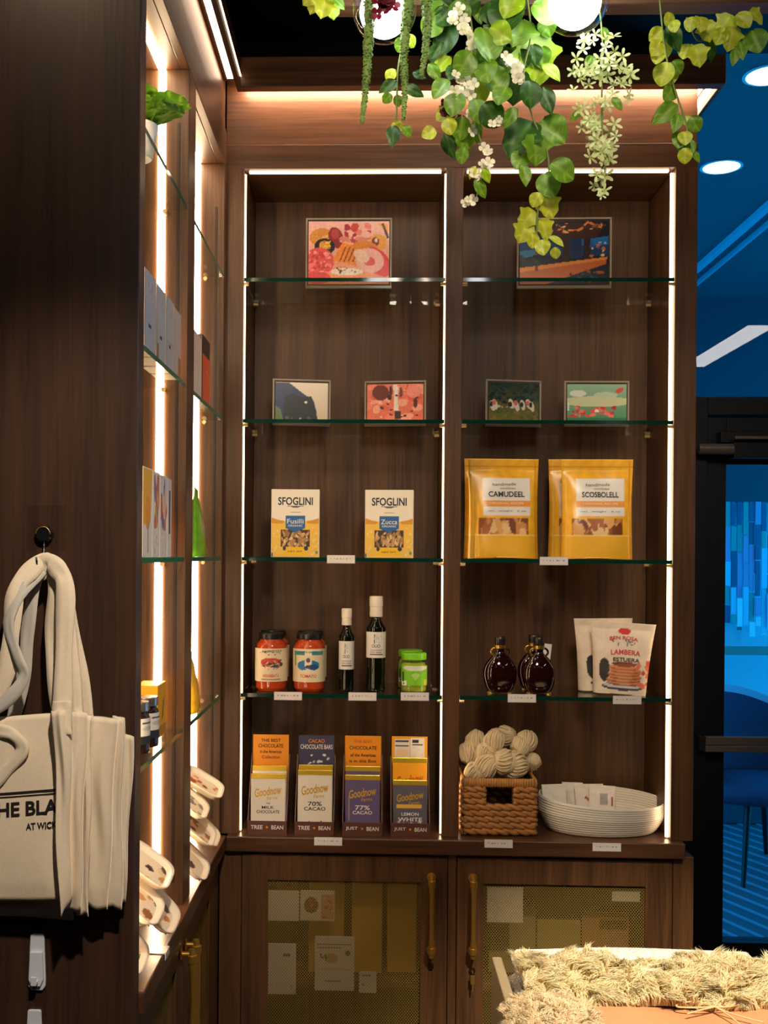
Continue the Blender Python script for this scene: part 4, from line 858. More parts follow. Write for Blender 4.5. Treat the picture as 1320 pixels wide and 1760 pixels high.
paper('tall white notice at the left edge behind the left mesh door', 461, 1622, 509, 1708, [('f', WP), ('e', .66, .78, .14, .04, (80, 76, 66)), ('s', 10, (.1, .1, .9, .2), [(150, 142, 124)], .02, .05, 3, .3)])
t_ = [('f', WP), ('r', .06, .86, .94, .875, (90, 86, 74)), ('r', .06, .79, .7, .805, (90, 86, 74)), ('r', .1, .40, .9, .41, (150, 140, 120)), ('e', .42, .6, .18, .09, (176, 140, 86)), ('s', 8, (.14, .54, .28, .68), [(70, 66, 56)], .02, .04, 3), ('e', .84, .7, .07, .05, (80, 76, 64)), ('r', .24, .165, .66, .195, (70, 66, 56))]
paper('large white notice with printed text behind the left mesh door', 541, 1610, 609, 1702, t_)
paper('small white notice at the lower right behind the left mesh door', 617, 1670, 647, 1706, [('f', WP), ('r', .15, .8, .7, .84, (110, 104, 90)), ('r', .15, .35, .3, .42, (110, 104, 90))])
paper('square white notice at the upper left behind the right mesh door', 837, 1525, 899, 1585, [('f', WP)])
paper('small white slip at the upper right behind the right mesh door', 1052, 1533, 1100, 1549, [('f', WP)])
for k, (px, w, h, c) in enumerate(((478, 44, 150, (120, 84, 30)), (560, 60, 165, (176, 128, 34)), (630, 52, 172, (190, 140, 36)), (690, 50, 168, (186, 138, 40)))): standing(['brown', 'first golden', 'second golden', 'third golden'][k]+' stock pouch standing on the inner shelf behind the left mesh door', px, 3.12, w, h, c, name='stock_pouch', cat='pouch')
for k, (px, w, h, c) in enumerate(((880, 80, 120, (120, 110, 70)), (960, 74, 90, (130, 112, 60)), (1040, 80, 105, (140, 92, 56)))): standing(['dull green', 'olive', 'rust brown'][k]+' stock carton standing behind the right mesh door', px, 3.12, w, h, c)
# ------------------------------------------------------------------ goods on the left unit (fronts face the room, +x)
def lbox(label, name, cat, y0, y1, zt, h, xfr, d, col, shapes, grp, near=None, ry=0):
    """box whose printed front faces +x; local x runs along world +y after a quarter turn"""
    w = y1-y0; t = thing(name, label, cat, (xfr-d/2, (y0+y1)/2, zt), PI/2, grp)
    mn = 'lb_%d_%d_%d' % col
    part('carton', MB().box(-w/2, w/2, -d/2, d/2, 0, h), MATS.get(mn) or mat(mn, C(*col), .55), t, bevel=.001)
    if shapes: flatprint('front_print', w*.97, h*.98, shapes, t, (0, -d/2-.0006, h*.01), 40, 60)
    if near: o = flatprint('side_print', d*.97, h*.98, near, t, (-w/2-.0006, 0, h*.01), 16, 40); o.rotation_euler = (0, 0, -PI/2)
    return t
xa = xF-.006
z2 = ZSH[1]
wb = [('f', (214, 210, 206)), ('s', 10, (.3, .6, .7, .9), [(150, 150, 155), (120, 122, 130)], .02, .05, 3, .3), ('r', .35, .3, .6, .34, (60, 60, 65))]
lbox('white boxed book nearest the camera on the left unit', 'boxed_book', 'book', 1.962, 2.062, z2, .148, xa, .06, (226, 200, 184), wb, 'white boxed books')
lbox('white boxed book second from the camera on the left unit', 'boxed_book', 'book', 2.075, 2.16, z2, .146, xa, .05, (222, 204, 190), wb+[('r', 0, 0, .2, .2, (180, 140, 60))], 'white boxed books')
lbox('white boxed book third from the camera with a gold line', 'boxed_book', 'book', 2.172, 2.25, z2, .147, xa, .05, (222, 206, 192), wb+[('r', 0, .36, 1, .38, (200, 160, 80))], 'white boxed books')
lbox('pinkish boxed book furthest from the camera by the divider', 'boxed_book', 'book', 2.258, 2.335, z2, .142, xa, .05, (226, 204, 190), [('f', (224, 204, 192)), ('s', 12, (.2, .3, .8, .9), [(200, 160, 150)], .02, .04, 3, .3), ('r', .6, 0, 1, .3, (190, 130, 80))], 'white boxed books')
z3 = ZSH[2]
def art_sh(cs, sd): return [('f', (232, 222, 208)), ('s', 14, (.05, .35, .95, .95), cs, .06, .18, sd, 1.4), ('s', 10, (.2, .05, .8, .3), [(120, 110, 110), (200, 120, 90)], .02, .05, sd+1, .4)]
lbox('yellow and white illustrated carton nearest the camera', 'illustrated_carton', 'carton', 1.962, 2.045, z3, .168, xa, .05, (230, 214, 190), [('f', (232, 222, 208)), ('p', [(0, .35), (0, 1), (1, 1), (.8, .4)], (240, 176, 50)), ('e', .5, .5, .3, .2, (236, 150, 40)), ('r', .5, .05, .6, .4, (180, 140, 120))], 'illustrated cartons')
lbox('white carton with orange and purple drawing, second from the camera', 'illustrated_carton', 'carton', 2.05, 2.118, z3, .166, xa, .05, (230, 220, 205), art_sh([(214, 110, 60), (150, 110, 140), (236, 160, 60), (230, 200, 180)], 4), 'illustrated cartons')
lbox('white carton with blue and red drawing, third from the camera', 'illustrated_carton', 'carton', 2.123, 2.195, z3, .164, xa, .05, (232, 224, 214), art_sh([(90, 100, 160), (220, 90, 60), (236, 226, 216), (236, 190, 160)], 7), 'illustrated cartons')
lbox('white carton with a black stripe, fourth from the camera', 'illustrated_carton', 'carton', 2.20, 2.24, z3, .162, xa, .05, (234, 228, 220), [('f', (232, 226, 218)), ('r', .3, .3, .7, .85, (50, 48, 52))], 'illustrated cartons')
lbox('small pinkish yellow carton beside the divider', 'illustrated_carton', 'carton', 2.27, 2.33, z3, .075, xa-.02, .05, (206, 150, 110), [('f', (220, 180, 150)), ('r', .5, .1, 1, .8, (230, 180, 60))], 'illustrated cartons')
z4 = ZSH[3]
M_silver = mat('silver_lid', C(190, 176, 160), .25, .9); M_jam = mat('dark_jam', C(40, 24, 20), .15)
def jam(label, y, x, grp):
    t = thing('jam_jar', label, 'jar', (x, y, z4), PI/2*.8, grp); r = .028
    part('jar_body', MB().lathe(smoothprof([(r*.9, 0), (r, .006), (r, .065), (r*.85, .076), (r*.8, .08)]), 24), M_jam, t, smooth=True)
    part('lid', MB().lathe([(r*.9, .0805), (r*.95, .082), (r*.95, .097), (r*.9, .099), (.001, .099)], 24), M_silver, t, auto=30)
    curved_label(t, r+.001, .018, .068, 1.3, [('f', (220, 212, 198)), ('r', 0, 0, 1, .3, (30, 34, 40)), ('r', .3, .78, .7, .84, (60, 60, 60)), ('e', .5, .6, .2, .1, (190, 180, 165))], 40, 30)
jam('dark jam jar with silver lid, nearest the camera', 2.09, xF-.045, 'jam jars'); jam('dark jam jar with silver lid, behind the nearest jar', 2.165, xF-.042, 'jam jars')
t = thing('glass_bottle', 'slim pale bottle at the near end of the jam jars', 'bottle', (xF-.03, 1.985, z4))
part('bottle_body', MB().lathe(smoothprof([(.014, 0), (.016, .005), (.016, .07), (.009, .09), (.008, .10)]), 20), mat('pale_glass', C(196, 170, 160), .1), t, smooth=True); part('cap', MB().lathe([(.010, .1002), (.0105, .102), (.0105, .118), (.001, .1185)], 18), M_cream, t, auto=30)
lbox('yellow carton standing beside the jam jars', 'tea_carton', 'carton', 2.235, 2.325, z4, .112, xF-.03, .05, (240, 176, 20), [('f', (240, 170, 20)), ('p', [(.45, .3), (.6, .35), (.75, .75), (.6, .65)], (90, 60, 20)), ('r', 0, 0, 1, .2, (190, 130, 40))], 'cartons by the jam jars')
# far bay
lbox('white cookbook standing in the far bay of the left unit', 'cookbook', 'book', 2.53, 2.66, z2, .155, xF-.012, .02, (226, 206, 190), [('f', (226, 214, 204)), ('s', 12, (.2, .2, .8, .9), [(180, 160, 150)], .02, .05, 3, .3)], 'cookbooks in the far bay')
lbox('orange and dark cookbook standing in the far bay of the left unit', 'cookbook', 'book', 2.67, 2.79, z2, .17, xF-.012, .022, (60, 44, 36), [('f', (214, 100, 60)), ('r', 0, .72, 1, 1, (64, 50, 42)), ('s', 10, (.2, .35, .9, .65), [(240, 170, 130), (160, 60, 40)], .03, .06, 3, .4)], 'cookbooks in the far bay')
t = thing('green_pouch', 'bright green pouch with a pale window in the far bay', 'pouch', (xF-.026, 2.68, z3), PI/2+.1)
mb, cols, fn = pouch_mesh(.16, .17, .05, [('f', (120, 190, 20)), ('e', .45, .42, .24, .14, (226, 200, 170)), ('n', 3, .1)], 40, 40, .001, (1.1, .8), 3, .1, (110, 170, 30)); part('pouch_body', mb, M_gloss, t, smooth=True, colors=cols)
t = thing('squeeze_bottle', 'pale green bottle behind the bright green pouch', 'bottle', (xF-.05, 2.555, z3))
part('bottle_body', MB().lathe(smoothprof([(.022, 0), (.024, .01), (.024, .11), (.012, .15), (.011, .17)]), 20), mat('pale_green', C(190, 215, 150), .3), t, smooth=True); part('cap', MB().lathe([(.015, .171), (.015, .2), (.012, .203), (.001, .203)], 18), M_cream, t, auto=30)
t = thing('yellow_pouch', 'yellow standing pouch on the lowest shelf of the far bay', 'pouch', (xF-.035, 2.66, z4), PI/2+.1)
mb, cols, fn = pouch_mesh(.14, .14, .05, [('f', (240, 180, 20)), ('n', 3, .1)], 24, 24, .001, (1.1, .8), 3, .1, (226, 160, 20)); part('pouch_body', mb, M_gloss, t, smooth=True, colors=cols)
# leafy plant on the top shelf
def leafmesh(kind, col, vein, ns=14, nt=8):
    mb = MB(); cols = []
    def wd(s):
        if kind == 'grape':
            b = math.sin(PI*min(1, s*1.02+.0))**.55*(1-.55*s)*.78; lob = 1+.16*math.cos(s*PI*5.0)
            return max(0, b*lob*(1+.05*math.sin(s*60)))+.004
        if kind == 'round': return .5*math.sin(PI*(.03+.96*s))**.6
        if kind == 'oval': return .32*math.sin(PI*(.02+.97*s))**.8*(1.15-.4*s)
        if kind == 'cabbage': return .55*math.sin(PI*(.06+.9*s))**.45*(1+.06*math.sin(s*40))
        return .3
    for j in range(ns+1):
        s = j/ns
        for i in range(nt+1):
            tt = 2*i/nt-1; w = wd(s)
            back = -.12*abs(tt)**2*(1-s) if kind in ('grape',) else 0
            z = .22*abs(tt)*w-.25*s*s+(.05*math.sin(tt*7+s*9) if kind == 'cabbage' else .02*math.sin(tt*5+s*8))
            mb.v.append((tt*w, s+back, z))
            f = ((s*5.5-abs(tt)*1.6) % 1); ve = abs(tt) < .07 or f < .16
            q = 1+.12*math.sin(9*s+3*tt)
            cols.append([c*q for c in C(*(vein if ve else col))])
    for j in range(ns):
        for i in range(nt): a = j*(nt+1)+i; mb.f.append((a, a+1, a+nt+2, a+nt+1)); mb.m.append(0)
    me = mb.mesh('leaf', M_leaf, True); setcol(me, cols); return me
LEAF = {}
for nm, c, v in (('bright', (150, 185, 22), (186, 208, 70)), ('mid', (96, 138, 24), (128, 165, 52)), ('dark', (44, 84, 20), (70, 112, 40)), ('yel', (176, 188, 40), (204, 206, 90))):
    for k in ('grape', 'round', 'oval'): LEAF[k, nm] = leafmesh(k, c, v)
LEAF['cabbage', 'mid'] = leafmesh('cabbage', (86, 140, 20), (150, 185, 70), 20, 14)
def put_leaf(parent, key, pos, size, d, n, name='leaf'):
    d = Vector(d).normalized(); n = Vector(n); n = (n-d*n.dot(d)).normalized(); x = d.cross(n)
    m_ = Matrix((x, d, n)).transposed().to_4x4()
    o = link(name, LEAF[key] if isinstance(key, tuple) else key, parent)
    o.matrix_basis = Matrix.Translation(Vector(pos)-wloc(parent)) @ m_ @ Matrix.Scale(size, 4); return o
PLT = thing('potted_plant', 'leafy green plant in a small white pot on the top glass shelf', 'plant', (xF-.055, 2.10, ZSH[0]))
part('pot', MB().lathe([(.030, 0), (.034, .004), (.042, .06), (.043, .065), (.038, .065), (.036, .05)], 28), mat('white_ceramic', C(230, 226, 220), .25), PLT, auto=40)
part('soil', MB().lathe([(.036, .05), (.02, .054), (.001, .055)], 20, cap=False), mat('soil', C(40, 28, 20), .9), PLT)
rl_ = random.Random(2)
for k in range(11):
    a = k*2.4; e = .5+.4*rl_.random(); b = Vector((xF-.055, 2.10, ZSH[0]+.055))
    put_leaf(PLT, ('cabbage', 'mid'), b, .085+.03*rl_.random(), (math.cos(a)*e, math.sin(a)*e, .75), (-math.cos(a), -math.sin(a), .8))
# dishes on the left counter
M_dish = mat('cream_dish', C(232, 216, 192), .3)
def dish(label, loc, rot, L, Wd, cols, sd, grp):
    t = thing('painted_dish', label, 'dish', loc, 0, grp); t.rotation_euler = rot
    mb = MB(); rings = [(.72, 0), (.80, .001), (.93, .010), (1.0, .016), (.985, .018), (.90, .0135), (.76, .005), (.3, .004), (.02, .004)]
    def pt(s, z, a):
        c, sn = math.cos(a), math.sin(a); p = .5
        return (s*L/2*math.copysign(abs(c)**p, c), s*Wd/2*math.copysign(abs(sn)**p, sn), z)
    n = 36; vs = [pt(s, z, 2*PI*k/n) for s, z in rings for k in range(n)]; fs = [(i*n+k, i*n+(k+1) % n, (i+1)*n+(k+1) % n, (i+1)*n+k) for i in range(len(rings)-1) for k in range(n)]+[tuple(range(n-1, -1, -1))]
    mb.add(vs, fs); part('dish_body', mb, M_dish, t, smooth=True)
    g = MB().grid(lambda u, v: ((u-.5)*L*.80, (v-.5)*Wd*.80, .0066), 30, 24); U, V = uvgrid(30, 24)
    part('painted_pattern', g, M_gloss, t, colors=paint(U, V, [('f', (228, 208, 180)), ('s', 16, (0, 0, 1, 1), cols, .06, .16, sd)]).reshape(-1, 3))
BRN = [(150, 90, 50), (60, 40, 30), (196, 140, 80), (220, 190, 150)]; GRN = [(120, 150, 60), (60, 90, 40), (220, 200, 150)]; RDD = [(200, 90, 60), (170, 60, 40), (230, 200, 160)]
# (y, z, leaning) piles: upright leaning dishes, patterns to the room
for k, (yy, zz, xo_, tl, cs, lb) in enumerate(((1.995, .0, -.085, 1.10, GRN, 'painted dish with green leaves, lowest of the near pile'), (2.03, .075, -.065, 1.0, BRN, 'painted dish with brown marks, second from the bottom of the near pile'), (2.085, .055, -.095, 1.05, BRN, 'painted dish tucked behind the near pile'), (2.12, .11, -.065, .9, BRN, 'painted dish with long brown loop, topmost of the near pile'), (2.17, .012, -.058, 1.05, [(60, 50, 40), (200, 120, 70)], 'painted dish with dark marks at the far end of the near pile'))):
    dish(lb, (xF+xo_+.035, yy, ZC+.045+zz), (.12, tl-.25, .1), .11, .13, cs, k, 'painted dishes on the left counter')
for k, (yy, zz, xo_, tl, cs, lb) in enumerate(((2.56, .0, -.05, 1.05, BRN, 'painted dish with dark rings, lowest of the far pile'), (2.62, .06, -.045, .95, BRN, 'painted dish with brown marks in the middle of the far pile'), (2.60, .13, -.06, .95, [(120, 110, 110), (80, 80, 85)], 'painted dish with grey lines in the far pile'), (2.70, .15, -.04, .8, RDD, 'painted dish with a red mark, topmost of the far pile'), (2.73, .03, -.05, 1.0, BRN, 'painted dish at the far end of the far pile'))):
    dish(lb, (xF+xo_+.03, yy, ZC+.045+zz), (.1, tl-.25, .1), .11, .13, cs, k+10, 'painted dishes on the left counter')
tag(part('gift_card', MB().box(-.001, .001, -.075, .075, 0, .12), mat('kraft_card', C(222, 180, 130), .7), None), 'tan card leaning on the divider behind the near dishes', 'card').location = (xF-.11, 2.27, ZC+.001)
for px, py, lb in ((281, 1634, 'clear ticket holder on the left counter, nearest the camera'), (347, 1497, 'clear ticket holder on the left counter, further from the camera')):
    c = PZ(px, py, ZC); t = thing('ticket_holder', lb, 'ticket holder', (xC-.03, c.y, ZC), 0, 'ticket holders on the left counter')
    part('base', MB().box(-.035, .033, -.02, .02, 0, .0022), mat('holder_white', C(200, 186, 180), .2) if 'holder_white' not in MATS else MATS['holder_white'], t); part('lip', MB().box(.0312, .033, -.02, .02, -.012, 0), MATS['holder_white'], t)

# ------------------------------------------------------------------ end panel: hook, tote bags, adhesive hooks
HK = thing('wall_hook', 'round chrome hook on the end panel holding the tote bags', 'hook', P(78, 918, YP0))
part('clear_plate', MB().box(-.032, .035, -.0015, 0, -.028, .05), M_acry, HK)
part('disc', MB().tube([(0, 0, 0), (0, -.010, 0), (0, -.014, 0)], [.0155, .0155, .012], 28), mat('hook_dark_chrome', C(70, 76, 84), .18, .9), HK, auto=40)
part('ring', MB().tube([(.0125*math.cos(a), -.0145, .0125*math.sin(a)) for a in [PI*k/12 for k in range(13)]], .0010, 6), M_brass, HK, smooth=True)
part('wire', MB().tube([(.002, -.012, -.012), (.002, -.016, -.03), (.002, -.022, -.052), (.002, -.040, -.060), (.002, -.052, -.052), (.002, -.055, -.040)], .002, 8), M_chrome, HK, smooth=True)
def quadbag(name, parent, cor, Y, th, matl, amp=.004, seed=0, nu=26, nv=36):
    rr = random.Random(seed); ph = [rr.uniform(0, 6) for _ in range(5)]
    tl, tr, br, bl = [P(x, y, Y) for x, y in cor]; base = wloc(parent)
    def pt(u, v, s):
        p = (bl*(1-u)+br*u)*(1-v)+(tl*(1-u)+tr*u)*v-base
        wv_ = amp*(math.sin(5*u+ph[0]+2*v)*math.sin(4*v+ph[1])+.5*math.sin(11*u+ph[2])*v+.35*math.sin(9*v+6*u+ph[3]))
        e = min(1, 10*u, 10*(1-u), 8*v+.2); return (p.x+.002*math.sin(9*v+ph[4]), p.y+wv_-s*th/2*e, p.z+.002*math.sin(7*u+ph[3])*(1-v))
    mb = MB().grid(lambda u, v: pt(u, v, 1), nu, nv); mb.grid(lambda u, v: pt(u, v, -1), nu, nv, flip=True)
    n1 = nu+1; o2 = n1*(nv+1); fs = []
    for i in range(nu): fs.append((i, o2+i, o2+i+1, i+1)); a = nv*n1+i; fs.append((a, a+1, o2+a+1, o2+a))
    for j in range(nv): a = j*n1; fs.append((a, a+n1, o2+a+n1, o2+a)); b = a+nu; fs.append((b, o2+b, o2+b+n1, b+n1))
    mb.f += fs; mb.m += [0]*len(fs)
    o = part(name, mb, matl, parent, smooth=True); return o, pt
def ribbon(parent, pts, wpx, matl, th=.0025, tw=0, name='strap'):
    """flat strap through (px, py, Y) points"""
    base = wloc(parent); cp = []
    n = len(pts)
    for i in range(n-1):
        p0, p1, p2, p3 = [Vector(pts[max(0, min(n-1, j))]) for j in (i-1, i, i+1, i+2)]
        for k in range(7):
            t = k/7; cp.append(.5*((2*p1)+(-p0+p2)*t+(2*p0-5*p1+4*p2-p3)*t*t+(-p0+3*p1-3*p2+p3)*t**3))
    cp.append(Vector(pts[-1])); N = len(cp); vs = []
    for i, c in enumerate(cp):
        tg = cp[min(i+1, N-1)]-cp[max(0, i-1)]; s2 = Vector((tg.x, tg.y)); s2 = s2.normalized() if s2.length > 1e-6 else Vector((0, 1)); nx, ny = -s2.y, s2.x
        ww = wpx/2*(1+.10*math.sin(i*.6)); a = tw*math.sin(i/N*PI*1.3)
        for sd in (-1, -.33, .33, 1):
            p = P(c.x+nx*ww*sd*math.cos(a), c.y+ny*ww*sd*math.cos(a), c.z)-base; p.y += sd*math.sin(a)*ww*.001+.0015*math.sin(sd*2+i*.5)
            vs.append(p)
    M4 = len(vs); vs2 = [tuple(v) for v in vs]+[(v.x, v.y+th, v.z) for v in vs]; fs = []
    for i in range(N-1):
        for k in range(3): a = i*4+k; fs.append((a, a+1, a+5, a+4)); fs.append((M4+a, M4+a+4, M4+a+5, M4+a+1))
        a = i*4; fs.append((a, a+4, M4+a+4, M4+a)); b = a+3; fs.append((b, M4+b, M4+b+4, b+4))
    fs.append((0, M4, M4+1, 1)); fs.append((1, M4+1, M4+2, 2)); fs.append((2, M4+2, M4+3, 3))
    mb = MB().add(vs2, fs); return part(name, mb, matl, parent, smooth=True)
def tote(label, cor, Y, th, matl, amp, seed):
    b = P((cor[2][0]+cor[3][0])/2, max(cor[2][1], cor[3][1]), Y)
    t = thing('tote_bag', label, 'tote bag', b, 0, 'cotton tote bags'); o, pt = quadbag('bag_body', t, cor, Y, th, matl, amp, seed); return t, pt
HX, HY_ = 80, 968
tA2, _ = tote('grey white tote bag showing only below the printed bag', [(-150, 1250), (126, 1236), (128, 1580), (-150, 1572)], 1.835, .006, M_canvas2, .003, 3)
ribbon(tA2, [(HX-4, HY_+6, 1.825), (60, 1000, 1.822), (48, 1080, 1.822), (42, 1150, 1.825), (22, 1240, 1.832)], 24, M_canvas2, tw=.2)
tG, _ = tote('folded cream tote bag furthest right on the hook', [(208, 1260), (231, 1266), (215, 1548), (204, 1560)], 1.830, .008, M_canvas, .003, 8)
tF, _ = tote('folded cream tote bag second from the right on the hook', [(192, 1230), (214, 1234), (209, 1563), (184, 1558)], 1.818, .010, M_canvas, .003, 9)
tE, _ = tote('wide folded cream tote bag third from the right on the hook', [(150, 1230), (202, 1236), (186, 1566), (150, 1556)], 1.806, .012, M_canvas, .004, 10)
tD, _ = tote('narrow folded cream tote bag in the middle of the bundle', [(146, 1230), (162, 1230), (152, 1575), (130, 1570)], 1.792, .012, M_canvas, .003, 11)
tCc, _ = tote('narrow folded cream tote bag just right of the front fold', [(124, 1222), (150, 1226), (140, 1565), (112, 1566)], 1.780, .012, M_canvas, .004, 12)
tA, ptA = tote('printed cream tote bag hanging in front with black lettering', [(-150, 1242), (100, 1226), (108, 1545), (-150, 1558)], 1.795, .010, M_canvas, .004, 13)
tB, _ = tote('folded cream tote bag at the very front of the bundle', [(89, 1222), (123, 1220), (122, 1540), (104, 1574)], 1.768, .014, M_canvas, .005, 14)
ribbon(tE, [(HX+4, HY_+2, 1.825), (112, 992, 1.82), (122, 1060, 1.815), (140, 1150, 1.81), (152, 1245, 1.806)], 20, M_canvas, tw=.3)
ribbon(tD, [(HX, HY_+8, 1.82), (92, 1000, 1.812), (88, 1080, 1.805), (92, 1160, 1.80), (104, 1240, 1.795)], 24, M_canvas, tw=.3)
ribbon(tB, [(62, 990, 1.812), (HX, HY_-3, 1.808), (100, 980, 1.795), (112, 1010, 1.785), (110, 1110, 1.775), (106, 1250, 1.764)], 31, M_canvas)
ribbon(tB, [(106, 1205, 1.765), (107, 1240, 1.7605), (107, 1262, 1.7605)], 31, M_canvas, name='strap_end')
ribbon(tA, [(98, 992, 1.818), (HX, HY_-5, 1.815), (48, 985, 1.80), (26, 1020, 1.79), (20, 1085, 1.785), (8, 1160, 1.785), (-30, 1245, 1.787)], 30, M_canvas)
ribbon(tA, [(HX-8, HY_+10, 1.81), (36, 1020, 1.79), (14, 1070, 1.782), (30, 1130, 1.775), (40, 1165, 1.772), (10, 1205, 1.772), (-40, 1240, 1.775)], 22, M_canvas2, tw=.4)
ribbon(tCc, [(HX+2, HY_+4, 1.818), (98, 990, 1.81), (118, 1050, 1.80), (126, 1130, 1.79), (134, 1235, 1.782)], 18, M_canvas, tw=.5)
ribbon(tA, [(-10, 1255, 1.785), (20, 1262, 1.783), (38, 1290, 1.783), (5, 1330, 1.785), (-20, 1355, 1.785)], 22, M_canvas, name='strap_fold')
cA = [(-150, 1242), (100, 1226), (108, 1545), (-150, 1558)]
def onA(px, py):   # pixel -> point just in front of the printed bag
    u = (px+150)/(258); v = 1-(py-1232)/(1552-1232); q = ptA(min(.97, max(.03, u)), v, 1); p = P(px, py, 1.795)-wloc(tA); return (p.x, q[1]-.0012, p.z)
def bagtext(s, px0, px1, pyc, hp, bold): 
    vs, fs = textmesh(s, bold); cxp = (px0+px1)/2; mb = MB().add([onA(cxp+x*(px1-px0), pyc-y*hp-(x*(px1-px0))*.07) for x, y in vs], fs); part('lettering', mb, BLK, tA)
bagtext('THE BLA', -24, 101, 1389, 25, .03); bagtext('AT WICK', 46, 99, 1418, 12, .03)
mb = MB().grid(lambda u, v: onA(-60+u*158, 1374-.07*(u*158-70)-9+v*-4), 24, 1); part('printed_line', mb, BLK, tA)
mb = MB().grid(lambda u, v: onA(-60+u*158, 1374-.07*(u*158-70)-4+v*-2), 24, 1); part('printed_line', mb, BLK, tA)
for px, py, lb in ((65, 1652, 'white adhesive hook on the end panel below the tote bags'), (60, 1782, 'white adhesive hook cut off by the bottom of the photo')):
    c = P(px, py, YP0); t = thing('adhesive_hook', lb, 'adhesive hook', c, 0, 'white adhesive hooks')
    pts = [(-.012, .047), (-.009, .049), (.009, .049), (.012, .047), (.0155, -.03), (.015, -.042), (.010, -.049), (-.010, -.049), (-.015, -.042), (-.0155, -.03)]
    part('base_plate', MB().prism(pts[::-1], -.006, 0), M_white, t, bevel=.002)
    part('hook_arm', MB().prism([(-.011, .02), (.011, .02), (.013, -.028), (.008, -.04), (-.008, -.04), (-.013, -.028)][::-1], -.012, -.006).box(-.005, .005, -.024, -.011, -.034, -.028).box(-.005, .005, -.026, -.022, -.034, -.018), M_white, t, bevel=.0015)
    part('mark', MB().box(-.006, -.001, -.0063, -.006, -.046, -.043), ink((90, 95, 100), 'grey_mark'), t)

# ------------------------------------------------------------------ display table in the foreground
zT = .68; tx0 = P(852, 1720, 2.2).x; ty0, ty1 = 1.55, 2.34
TB = thing('display_table', 'beige display table with low upright side in the foreground', 'table', (tx0+.5, 1.95, 0))
M_tab = mat('beige_lacquer', C(150, 134, 108), .4)
part('table_top', MB().box(tx0+.022, tx0+1.1, ty0, ty1, zT-.03, zT), M_tab, TB, world=True, bevel=.003)
part('side_board', MB().box(tx0, tx0+.021, ty0, ty1-.06, zT-.14, .757), M_tab, TB, world=True, bevel=.004)
for xx in (tx0+.05, tx0+1.03):
    for yy in (ty0+.05, ty1-.1): part('leg', MB().box(xx, xx+.05, yy, yy+.05, 0, zT-.03), M_tab, TB, world=True, bevel=.003)
# folded waffle blanket
mt, n_, l_, b_ = newmat('waffle_weave'); b_.inputs['Base Color'].default_value = (*C(222, 216, 210), 1); b_.inputs['Roughness'].default_value = .9
tc = n_.new('ShaderNodeTexCoord'); vo = n_.new('ShaderNodeTexVoronoi'); vo.inputs['Scale'].default_value = 150; bp_ = n_.new('ShaderNodeBump'); bp_.inputs['Distance'].default_value = .004
l_.new(tc.outputs['Object'], vo.inputs[0]); l_.new(vo.outputs['Distance'], bp_.inputs['Height']); l_.new(bp_.outputs[0], b_.inputs['Normal'])
bx_0 = P(878, 1660, 2.27).x
BL = thing('folded_blanket', 'white textured folded blanket at the back of the table', 'blanket', (bx_0+.3, 2.26, zT))
def bl_f(z0, z1, x0, x1, y0, y1, nm):
    mb = MB(); pr_ = []
    for k in range(17): a = PI*k/16; pr_.append((y1-(z1-z0)/2+(z1-z0)/2*math.sin(a), (z0+z1)/2-(z1-z0)/2*math.cos(a)))
    pr_ = [(y0, z0)]+pr_+[(y0, z1)]; nseg = 40; vs = []
    for j in range(nseg+1):
        u = j/nseg; x = x0+(x1-x0)*u; e = min(1, (u*40)**.5 if u < .025 else 1)
        for (y, z) in pr_: vs.append((x+.003*math.sin(z*200), y+.004*math.sin(x*17), (z0+z1)/2+(z-(z0+z1)/2)*(.35+.65*e)+.004*math.sin(x*11+y*6)*((z-z0)/(z1-z0))))
    m_ = len(pr_); fs = [(j*m_+k, j*m_+(k+1) % m_, (j+1)*m_+(k+1) % m_, (j+1)*m_+k) for j in range(nseg) for k in range(m_)]; fs += [tuple(range(m_-1, -1, -1)), tuple(range(nseg*m_, (nseg+1)*m_))]
    mb.add(vs, fs); part(nm, mb, mt, BL, smooth=True, world=True)
bl_f(zT+.003, zT+.044, bx_0, bx_0+.55, 2.16, 2.31, 'fold'); bl_f(zT+.046, zT+.092, bx_0+.003, bx_0+.50, 2.165, 2.315, 'fold')
